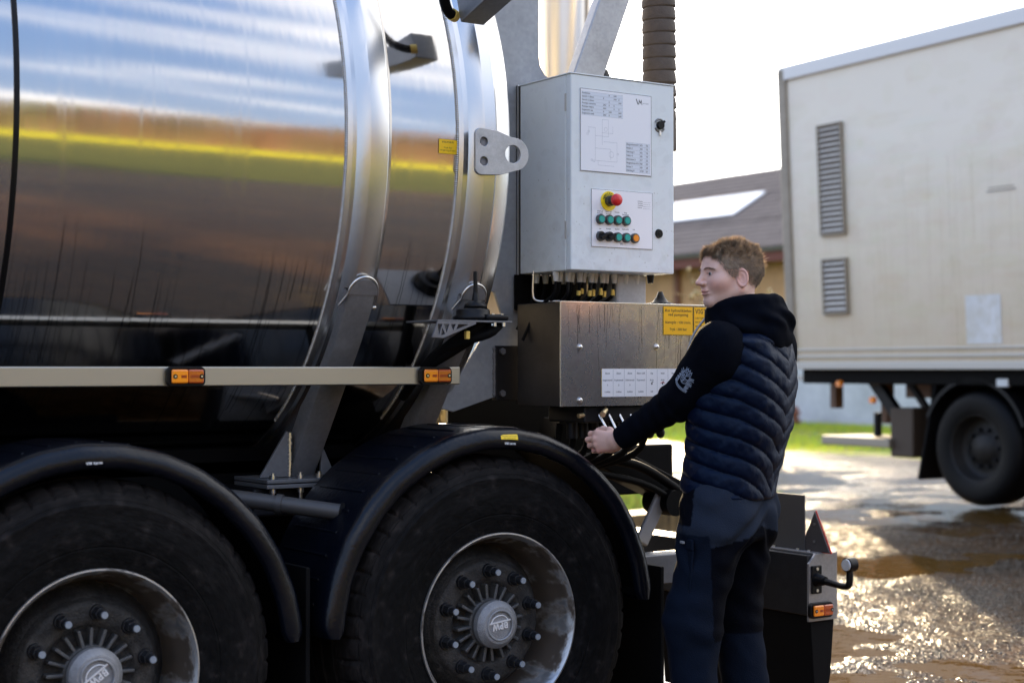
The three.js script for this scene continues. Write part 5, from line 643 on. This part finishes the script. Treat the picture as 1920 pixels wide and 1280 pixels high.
  const legF = (p, H, K, A) => { let d = smin(cap(p, H, K, 0.112, 0.084), cap(p, K, A, 0.084, 0.078), 0.05); const bag = Math.exp(-Math.pow((p[1] - 0.19) / 0.08, 2)), kn = Math.exp(-Math.pow((p[1] - 0.6) / 0.12, 2)); d -= 0.006 * Math.sin(p[1] * 75 + 4 * n3(p, 8, 61)) * (0.35 * kn + bag * 0.9) + 0.009 * n3([p[0], p[1] * 1.7, p[2]], 8, 63) + 0.004 * n3(p, 22, 65); return smax(d, 0.075 - p[1], 0.01); };
  const trF = (p) => { let d = smin(legF(p, LH, LK, LA), legF(p, RH, RK, RA), 0.018); const hip = torso([p[0], Math.max(p[1], 0.84), p[2]], -0.016) ; d = smin(d, smax(smax(hip, 0.82 - p[1], 0.05), p[1] - 1.01, 0.02), 0.06); const f = Math.exp(-Math.pow((p[1] - 0.84) / 0.1, 2)); return d - 0.007 * f * Math.sin(p[1] * 62 + Math.abs(p[0]) * 55 + 4 * n3(p, 7, 67)); };
  const trCol = (p) => { const left = p[0] > 0.005, x = p[0] - (left ? 0.115 : -0.1), z = p[2] - 0.03, y = p[1]; const grey = [0.019, 0.026, 0.042], blk = [0.0012, 0.0018, 0.0045], knee = [0.005, 0.0085, 0.018]; let c = grey;
    if (y < 0.83 + 0.07 * (x / 0.1) * (left ? -1 : 1) * 0.4 && y > 0.5) c = blk; if (y <= 0.5) c = knee; if (y > 0.87 && p[2] > 0.075) c = blk; if (Math.abs(y - 0.5) < 0.004) c = blk; if (left && x > 0.045 && z > -0.02 && y < 0.84 && y > 0.3) c = [0.0048, 0.0085, 0.018]; return c; };
  part('trousers', mesh3(trF, [-0.27, 0.06, -0.2], [0.28, 1.03, 0.22], 0.0068, trCol), phys({ vertexColors: true, roughness: 0.85, specularIntensity: 0.15, bumpMap: rep(T.fine, 10, 10), bumpScale: 0.0012 }), man, 'dark work trousers with black pocket panels');
  part('pocket', [(() => { const l = []; return box(-0.005, 0.003, -0.075, 0.075, -0.05, 0.05, 0.006).rotateY(-0.75).rotateX(-0.08).translate(0.2, 0.72, 0.105); })(), box(-0.006, 0.004, -0.018, 0.018, -0.052, 0.052, 0.005).rotateY(-0.75).translate(0.203, 0.81, 0.1)], phys({ color: C(0.0048, 0.0085, 0.018), roughness: 0.85, specularIntensity: 0.15 }), man);
  part('pocket_tag', box(-0.004, 0.004, -0.004, 0.004, -0.012, 0.012, 0.001).rotateY(-0.75).translate(0.207, 0.815, 0.112), mat({ color: C(0.3, 0.3, 0.3), roughness: 0.6 }), man);
  part('reflective_piping', [box(-0.002, 0.002, -0.004, 0.004, -0.018, 0.018, 0.001).translate(0.215, 0.365, 0.09)], mat({ color: C(0.7, 0.7, 0.66), roughness: 0.4 }), man);
  for (const A of [LA, RA]) { const bF = (p) => { const q = [p[0] - A[0], p[1], p[2] - A[2]]; let d = smin(ell(q, [0, 0.07, 0.09], [0.05, 0.05, 0.13]), cap(q, [0, 0.16, 0], [0, 0.06, -0.01], 0.055, 0.055), 0.05); d = smin(d, ell(q, [0, 0.02, 0.05], [0.053, 0.03, 0.17]), 0.02); return smax(d, 0.004 - p[1], 0.004); }; part('boot', mesh3(bF, [A[0] - 0.09, -0.01, A[2] - 0.14], [A[0] + 0.09, 0.25, A[2] + 0.26], 0.008), mat({ color: C(0.012, 0.012, 0.012), roughness: 0.55 }), man); }
  // ---- the body: head, hands and the trunk inside the clothes, one surface
  const HC = V(0.046, 1.692, 0.018), hf = V(0.76, -0.015, 0.65).normalize(), hl = V(0, 1, 0).cross(hf).normalize(), hu = hf.clone().cross(hl).multiplyScalar(0.92);      // head centre and axes
  const toHead = (p) => { const x = p[0] - HC.x, y = p[1] - HC.y, z = p[2] - HC.z; return [x * hl.x + y * hl.y + z * hl.z, x * hu.x + y * hu.y + z * hu.z, x * hf.x + y * hf.y + z * hf.z]; };
  const toMan = (q) => V().copy(HC).addScaledVector(hl, q[0]).addScaledVector(hu, q[1]).addScaledVector(hf, q[2]);
  const skull = (h) => ell(h, [0, 0.022, -0.022], [0.077, 0.087, 0.097]), scalp = (h) => smin(skull(h), ell(h, [0, 0.028, 0.024], [0.064, 0.06, 0.062]), 0.03);
  const headF = (h) => {
    const m = [Math.abs(h[0]), h[1], h[2]];
    let d = skull(h); d = smin(d, ell(h, [0, 0.028, 0.024], [0.064, 0.06, 0.062]), 0.03); d = smin(d, ell(h, [0, -0.045, 0.028], [0.056, 0.066, 0.058]), 0.03);
    d = smin(d, cap(m, [0.054, -0.062, -0.012], [0.012, -0.1, 0.06], 0.019, 0.018), 0.03); d = smin(d, ell(h, [0, -0.102, 0.064], [0.023, 0.017, 0.018]), 0.018);
    d = smin(d, sph(m, [0.038, -0.03, 0.05], 0.029), 0.03); d = smin(d, cap(m, [0.008, 0.014, 0.082], [0.042, 0.016, 0.066], 0.0085, 0.009), 0.016);
    d = smax(d, -sph(m, [0.031, 0.001, 0.1], 0.019), 0.012); d = smin(d, sph(m, [0.031, -0.0015, 0.0715], 0.0118), 0.003);
    d = smin(d, cap(m, [0.02, 0.0045, 0.0815], [0.041, 0.004, 0.0735], 0.0042, 0.0036), 0.004); d = smin(d, cap(m, [0.021, -0.009, 0.0795], [0.04, -0.0075, 0.0725], 0.0034, 0.003), 0.004);
    d = smin(d, cap(h, [0, 0.006, 0.083], [0, -0.028, 0.104], 0.0088, 0.0098), 0.014); d = smin(d, ell(h, [0, -0.0335, 0.106], [0.0112, 0.0092, 0.0115]), 0.008); d = smin(d, ell(m, [0.0128, -0.037, 0.0945], [0.0068, 0.0075, 0.011]), 0.006);
    d = smax(d, -ell(m, [0.0075, -0.0435, 0.101], [0.0035, 0.004, 0.006]), 0.003);
    d = smin(d, ell(h, [0, -0.062, 0.079], [0.027, 0.017, 0.014]), 0.012); d = smin(d, cap(m, [0.0, -0.0615, 0.0925], [0.022, -0.0645, 0.081], 0.0055, 0.0032), 0.005); d = smin(d, cap(m, [0.0, -0.0735, 0.0905], [0.018, -0.0705, 0.081], 0.0062, 0.0034), 0.005);
    d = smax(d, -cap(m, [0, -0.0675, 0.098], [0.023, -0.066, 0.084], 0.0027, 0.002), 0.003); d = smax(d, -ell(h, [0, -0.084, 0.1], [0.02, 0.005, 0.012]), 0.01); d = smax(d, -cap(m, [0.022, -0.045, 0.096], [0.032, -0.066, 0.084], 0.0035, 0.003), 0.01);
    // ears
    { const e = [m[0] - 0.077, m[1] + 0.018, m[2] + 0.014], c = Math.cos(0.5), s = Math.sin(0.5), x = e[0] * c + e[2] * s, z = -e[0] * s + e[2] * c, y = e[1], t = [x, y - 0.18 * z, z];
      const egg = Math.hypot(t[1] / 0.032, t[2] / (0.0185 + 0.1 * Math.max(0, t[1]) * 0.5)); let f = ell(t, [0, 0.0, 0], [0.0062, 0.032, 0.0205]); f = smin(f, Math.hypot(t[0] - 0.004, (egg - 0.9) * 0.021) - 0.0036, 0.003); f = smax(f, -ell(t, [0.0075, -0.003, 0.004], [0.0052, 0.0165, 0.0095]), 0.003); f = smin(f, ell(t, [0.003, -0.002, 0.012], [0.0035, 0.006, 0.004]), 0.003); d = smin(d, f, 0.006); }
    d = smin(d, cap(h, [0, -0.05, -0.03], [-0.01, -0.17, -0.045], 0.058, 0.062), 0.03); return d; };
  const skin = (h) => { const m = Math.abs(h[0]); let c = [0.75, 0.485, 0.395]; const mix = (b, k) => { c = c.map((v, i) => lerp(v, b[i], clamp(k))); };
    mix([0.76, 0.33, 0.28], 0.75 * Math.exp(-(Math.pow((m - 0.047) / 0.022, 2) + Math.pow((h[1] + 0.04) / 0.022, 2) + Math.pow((h[2] - 0.05) / 0.04, 2)))); mix([0.76, 0.33, 0.28], 0.5 * Math.exp(-Math.pow(Math.hypot(h[0], h[1] + 0.034, h[2] - 0.108) / 0.015, 2)));
    if (h[2] > 0.07) mix([0.6, 0.23, 0.21], 0.9 * Math.exp(-(Math.pow(m / 0.019, 4) + Math.pow((h[1] + 0.0675) / 0.0095, 2)))); if (m > 0.072) mix([0.8, 0.4, 0.33], 0.5); if (h[2] > 0.074 && Math.abs(h[1] + 0.068) < 0.0016 && m < 0.021) mix([0.1, 0.03, 0.03], 0.8);
    mix([0.42, 0.22, 0.18], 0.7 * Math.exp(-(Math.pow((m - 0.031) / 0.018, 2) + Math.pow(h[1] / 0.012, 2)))); mix([0.5, 0.34, 0.28], 0.25 * sstep(-0.055, -0.1, h[1]) * sstep(-0.02, 0.03, h[2])); const n = 0.05 * (vnoise(h[0] * 300, h[1] * 300 + h[2] * 200, 3) - 0.5); return c.map((v) => v * (1 + n)); };
  const headG = mesh3(headF, [-0.105, -0.17, -0.13], [0.105, 0.125, 0.13], 0.0026, skin); headG.applyMatrix4(new THREE.Matrix4().makeBasis(hl, hu, hf).setPosition(HC));
  // left hand closed round the lever: back of the hand to the left, index finger on top
  const chains = [];
  const K = [[0.095, 1.158, 0.478], [0.1, 1.138, 0.484], [0.098, 1.118, 0.48], [0.092, 1.1, 0.472]], rad = [0.0098, 0.0102, 0.0096, 0.0085], len = [[0.036, 0.025, 0.02], [0.039, 0.027, 0.021], [0.036, 0.025, 0.02], [0.03, 0.02, 0.018]];
  K.forEach((k, i) => { const d1 = V(-0.42, -0.12, 0.9).normalize(), d2 = V(-0.98, -0.08, -0.05).normalize(), d3 = V(-0.35, 0, -0.94).normalize(), a = V(...k).addScaledVector(d1, len[i][0]), b = a.clone().addScaledVector(d2, len[i][1]), c = b.clone().addScaledVector(d3, len[i][2]); chains.push([[k, a.toArray(), b.toArray(), c.toArray()], rad[i]]); });
  const wrist = [0.094, 1.133, 0.385], handF = (p) => { let d = cap(p, [0.1, 1.156, 0.355], [0.093, 1.134, 0.405], 0.025, 0.027); const palm = K.map((k, i) => cap(p, [0.09, 1.142 - i * 0.008, 0.41], k, 0.0185, 0.0128)); d = smin(d, palm.reduce((a, b) => smin(a, b, 0.012)), 0.016); d = smin(d, ell(p, [0.078, 1.118, 0.432], [0.019, 0.026, 0.03]), 0.015);
    let f = 1; for (const [c, r] of chains) { let g = 1; for (let i = 0; i < 3; i++) g = smin(g, cap(p, c[i], c[i + 1], r * (1 - 0.09 * i), r * (0.94 - 0.1 * i)), 0.004); for (let i = 0; i < 2; i++) g = smin(g, sph(p, c[i], r * 1.07 - 0.0006 * i), 0.005); f = Math.min(f, g); } d = smin(d, f, 0.006);
    let t = smin(cap(p, [0.082, 1.14, 0.415], [0.066, 1.166, 0.445], 0.017, 0.0125), cap(p, [0.066, 1.166, 0.445], [0.05, 1.17, 0.477], 0.0118, 0.0105), 0.008); t = smin(t, cap(p, [0.05, 1.17, 0.477], [0.046, 1.166, 0.5], 0.0105, 0.0088), 0.006); return smin(d, t, 0.01); };
  const handCol = (p) => { let c = [0.72, 0.46, 0.38]; for (const [q, r] of chains) for (let i = 0; i < 3; i++) { const k = Math.exp(-Math.pow(Math.hypot(p[0] - q[i][0], p[1] - q[i][1], p[2] - q[i][2]) / 0.014, 2)); c = c.map((v, j) => lerp(v, [0.74, 0.34, 0.28][j], 0.4 * k)); } if (p[1] < 1.105) c = c.map((v, j) => lerp(v, [0.7, 0.28, 0.24][j], 0.5)); return c; };
  const handG = mesh3(handF, [0.015, 1.06, 0.31], [0.145, 1.21, 0.545], 0.0026, handCol);
  const handR = (q) => { const p = [q[0] + 0.032, q[1], q[2] + 0.05]; let d = cap(p, [-0.115, 1.06, 0.19], [-0.105, 1.0, 0.225], 0.03, 0.03); for (let i = 0; i < 4; i++) d = smin(d, cap(p, [-0.13 + i * 0.019, 0.985, 0.228], [-0.125 + i * 0.018, 0.925 + 0.006 * Math.abs(i - 1.5), 0.24], 0.0105, 0.0085), 0.008); return smin(d, cap(p, [-0.085, 1.02, 0.225], [-0.06, 0.97, 0.245], 0.013, 0.0095), 0.012); };
  const handRG = mesh3(handR, [-0.21, 0.9, 0.08], [-0.06, 1.1, 0.23], 0.0035, () => [0.54, 0.32, 0.25]);
  const coreF = (p) => { let d = torso(p, -0.03); d = smax(d, 0.93 - p[1], 0.02); for (const [S, E, W] of [[LS, LE, LW], [RS, RE, RW]]) d = smin(d, smin(cap(p, S, E, 0.048, 0.04), cap(p, E, W, 0.04, 0.026), 0.02), 0.03); for (const [H, Kn, A] of [[LH, LK, LA], [RH, RK, RA]]) d = smin(d, smin(cap(p, H, Kn, 0.07, 0.055), cap(p, Kn, A, 0.055, 0.04), 0.03), 0.03); return d; };
  const coreG = mesh3(coreF, [-0.3, 0.05, -0.2], [0.3, 1.64, 0.44], 0.013, () => [0.54, 0.32, 0.25]);
  part('body', [headG, handG, handRG, coreG], phys({ vertexColors: true, roughness: 0.52, sheen: 0.15, sheenColor: C(1, 0.8, 0.7), bumpMap: rep(T.fine, 14, 14), bumpScale: 0.0004 }), man);
  const skinHead = (q) => { for (let i = 0; i < 30; i++) { const d = headF(q); if (Math.abs(d) < 0.0002) break; const e = 0.0015, g = [0, 1, 2].map((k) => { const a = q.slice(), b = q.slice(); a[k] += e; b[k] -= e; return headF(a) - headF(b); }), l = Math.hypot(...g) || 1; q = q.map((v, k) => v - d * g[k] / l); } return q; };
  for (const s of [1, -1]) { // eyes
    const eye = sub('eye', man), c = toMan([s * 0.031, -0.0015, 0.0715]), look = V().addScaledVector(hf, 1).addScaledVector(hl, 0.12), R = 0.0121; part('eyeball', new THREE.SphereGeometry(R, 24, 16).translate(c.x, c.y, c.z), mat({ color: C(0.55, 0.52, 0.5), roughness: 0.25 }), eye);
    look.normalize(); const ic = c.clone().addScaledVector(look, R * 0.42); part('iris', new THREE.SphereGeometry(R * 0.66, 20, 14).translate(ic.x, ic.y, ic.z), phys({ color: C(0.035, 0.045, 0.055), roughness: 0.15 }), eye); }
  // ---- hair
  const r = rng(99), blade = (l, root, dir, len, w, bend, col, cols) => { // thin tapering strand of two crossing slivers
    const d = dir.clone().normalize(), s = V(r() - 0.5, r() - 0.5, r() - 0.5).cross(d).normalize(), m = root.clone().addScaledVector(d, len * 0.55).addScaledVector(bend, len * 0.12), t = root.clone().addScaledVector(d, len).addScaledVector(bend, len * 0.42);
    const u = s, v = s.clone().cross(d); for (const q of [u, v]) { const a = root.clone().addScaledVector(q, w), b = root.clone().addScaledVector(q, -w), e = m.clone().addScaledVector(q, w * 0.75), f = m.clone().addScaledVector(q, -w * 0.75); l.push(a, b, e, b, f, e, e, f, t); for (let i = 0; i < 9; i++) cols.push(...col); } };
  const strands = (l, cols) => { const g = new THREE.BufferGeometry().setFromPoints(l); g.setAttribute('color', new THREE.Float32BufferAttribute(cols, 3)); g.computeVertexNormals(); return g; };
  const hairline = (h) => { const [x, y, z] = h; const m = Math.abs(x); if (y > 0.054) return z < 0.077 - 0.2 * Math.max(0, m - 0.04) + (y - 0.054) * 0.2; if (y > -0.012) return z < 0.008 + 0.06 * Math.sqrt((y + 0.012) / 0.066) && (z < -0.036 || y > 0.012 || z > 0); if (y > -0.03) return z < -0.034; return z < -0.036 && y > -0.098; };
  const base = (h) => { const top = sstep(0.035, 0.085, h[1]), k = (0.5 + 0.6 * r()) * (0.4 + 1.15 * vnoise(h[0] * 130, h[2] * 60 + h[1] * 40, 57)); return [lerp(0.56, 0.74, top) * k, lerp(0.46, 0.61, top) * k, lerp(0.36, 0.47, top) * k]; };
  const capShell = (h) => { let d = scalp(h) - 0.0012 - 0.0075 * sstep(0.03, 0.09, h[1]); const cut = h[1] > 0.054 ? h[2] - 0.07 + 0.2 * Math.max(0, Math.abs(h[0]) - 0.04) : h[1] > 0.012 ? h[2] - 0.002 - 0.06 * Math.sqrt((h[1] + 0.012) / 0.066) : h[2] + 0.038; d = smax(d, cut, 0.006); return smax(d, -0.092 - h[1], 0.006); };
  const shellG = mesh3(capShell, [-0.1, -0.11, -0.14], [0.1, 0.135, 0.1], 0.0035, (h) => { const t = sstep(0.035, 0.085, h[1]); return [lerp(0.38, 0.36, t), lerp(0.3, 0.26, t), lerp(0.23, 0.17, t)]; }); shellG.applyMatrix4(new THREE.Matrix4().makeBasis(hl, hu, hf).setPosition(HC));
  const hl_ = [], hc_ = []; let made = 0;
  for (let i = 0; i < 60000 && made < 17000; i++) {
    const a = r() * 6.2832, c = 2 * r() - 1, s = Math.sqrt(1 - c * c), dir = [s * Math.cos(a), c, s * Math.sin(a)]; let h = [dir[0] * 0.08, 0.022 + dir[1] * 0.091, -0.022 + dir[2] * 0.1]; if (h[2] > 0) { for (let q = 0; q < 4; q++) { const e = scalp(h); h = h.map((v, k) => v - e * dir[k]); } h = h.map((v, k) => v + 0.0035 * dir[k]); } if (!hairline(h)) continue; made++;
    const root = toMan([h[0] * 0.985, h[1] - 0.001, h[2] * 0.985]), nrm = V().addScaledVector(hl, dir[0]).addScaledVector(hu, dir[1]).addScaledVector(hf, dir[2]), top = sstep(0.04, 0.085, h[1]);
    // combed forward and to the side on top, short and downward at the sides
    const flow = V().addScaledVector(hf, lerp(-0.35, 0.5 * sstep(-0.09, 0.05, h[2]) - 0.1, top)).addScaledVector(hl, lerp(0, 0.45, top)).addScaledVector(hu, lerp(-0.75, 0.25, top)); const cn = (s) => vnoise(h[0] * 70 + s * 9, h[2] * 55 + h[1] * 30, 80 + s) - 0.5; flow.addScaledVector(V(r() - 0.5, r() - 0.5, r() - 0.5), 0.3).addScaledVector(V(cn(1), cn(2), cn(3)), 0.9 * top);
    const d = nrm.clone().multiplyScalar(lerp(0.3, 0.1 + 0.2 * r() + 0.25 * sstep(0.02, 0.07, h[2]), top)).addScaledVector(flow, lerp(0.6, 0.95, top)); const len = lerp(0.006 + 0.004 * r(), (0.016 + 0.014 * r()) * (1 - 0.35 * sstep(-0.02, -0.1, h[2])), top) * (h[2] < -0.06 && h[1] > 0.0 ? 1.25 : 1); blade(hl_, root, d, len, lerp(0.0005, 0.0011, top), flow, base(h), hc_);
  }
  for (let i = 0, n = 0; i < 9000 && n < 520; i++) { const a = r() * 6.2832, c = r(), s = Math.sqrt(1 - c * c), d = [s * Math.cos(a), c, s * Math.sin(a)], h = [d[0] * 0.08, 0.022 + d[1] * 0.094, -0.022 + d[2] * 0.101]; if (!hairline(h) || h[1] < 0.02 || (h[2] > -0.02 && r() < 0.6)) continue; n++; const nm = V().addScaledVector(hl, d[0]).addScaledVector(hu, d[1]).addScaledVector(hf, d[2] - 0.3 * r()).addScaledVector(V(r() - 0.5, r() - 0.5, r() - 0.5), 0.7); blade(hl_, toMan(h), nm, 0.014 + 0.012 * r(), 0.0006, V(r() - 0.5, 0.2, r() - 0.5), [0.75, 0.56, 0.36], hc_); }
  const hair = part('hair', shellG, mat({ vertexColors: true, roughness: 0.7 }), man, 'short light brown hair'); tag(part('strands', strands(hl_, hc_), phys({ vertexColors: true, roughness: 0.45, transmission: 0.5, side: THREE.DoubleSide }), hair), null, null, null, 'stuff');
  const bl = [], bc = []; for (const s of [1, -1]) for (let i = 0; i < 110; i++) { const t = r(), q = skinHead([s * lerp(0.014, 0.049, t), 0.0155 + 0.003 * Math.sin(t * 2.6) - 0.003 * t * t + 0.005 * (r() - 0.5), 0.1 - 0.03 * t]); const d = V().addScaledVector(hl, s * 0.9).addScaledVector(hu, 0.35 - 0.5 * t).addScaledVector(hf, 0.25); blade(bl, toMan(q), d, 0.009, 0.0006, hu.clone().multiplyScalar(-0.2), [0.34, 0.24, 0.16], bc); }
  part('eyebrow', strands(bl, bc), mat({ vertexColors: true, roughness: 0.6, side: THREE.DoubleSide }), man);
}
renderer.render(scene, camera);
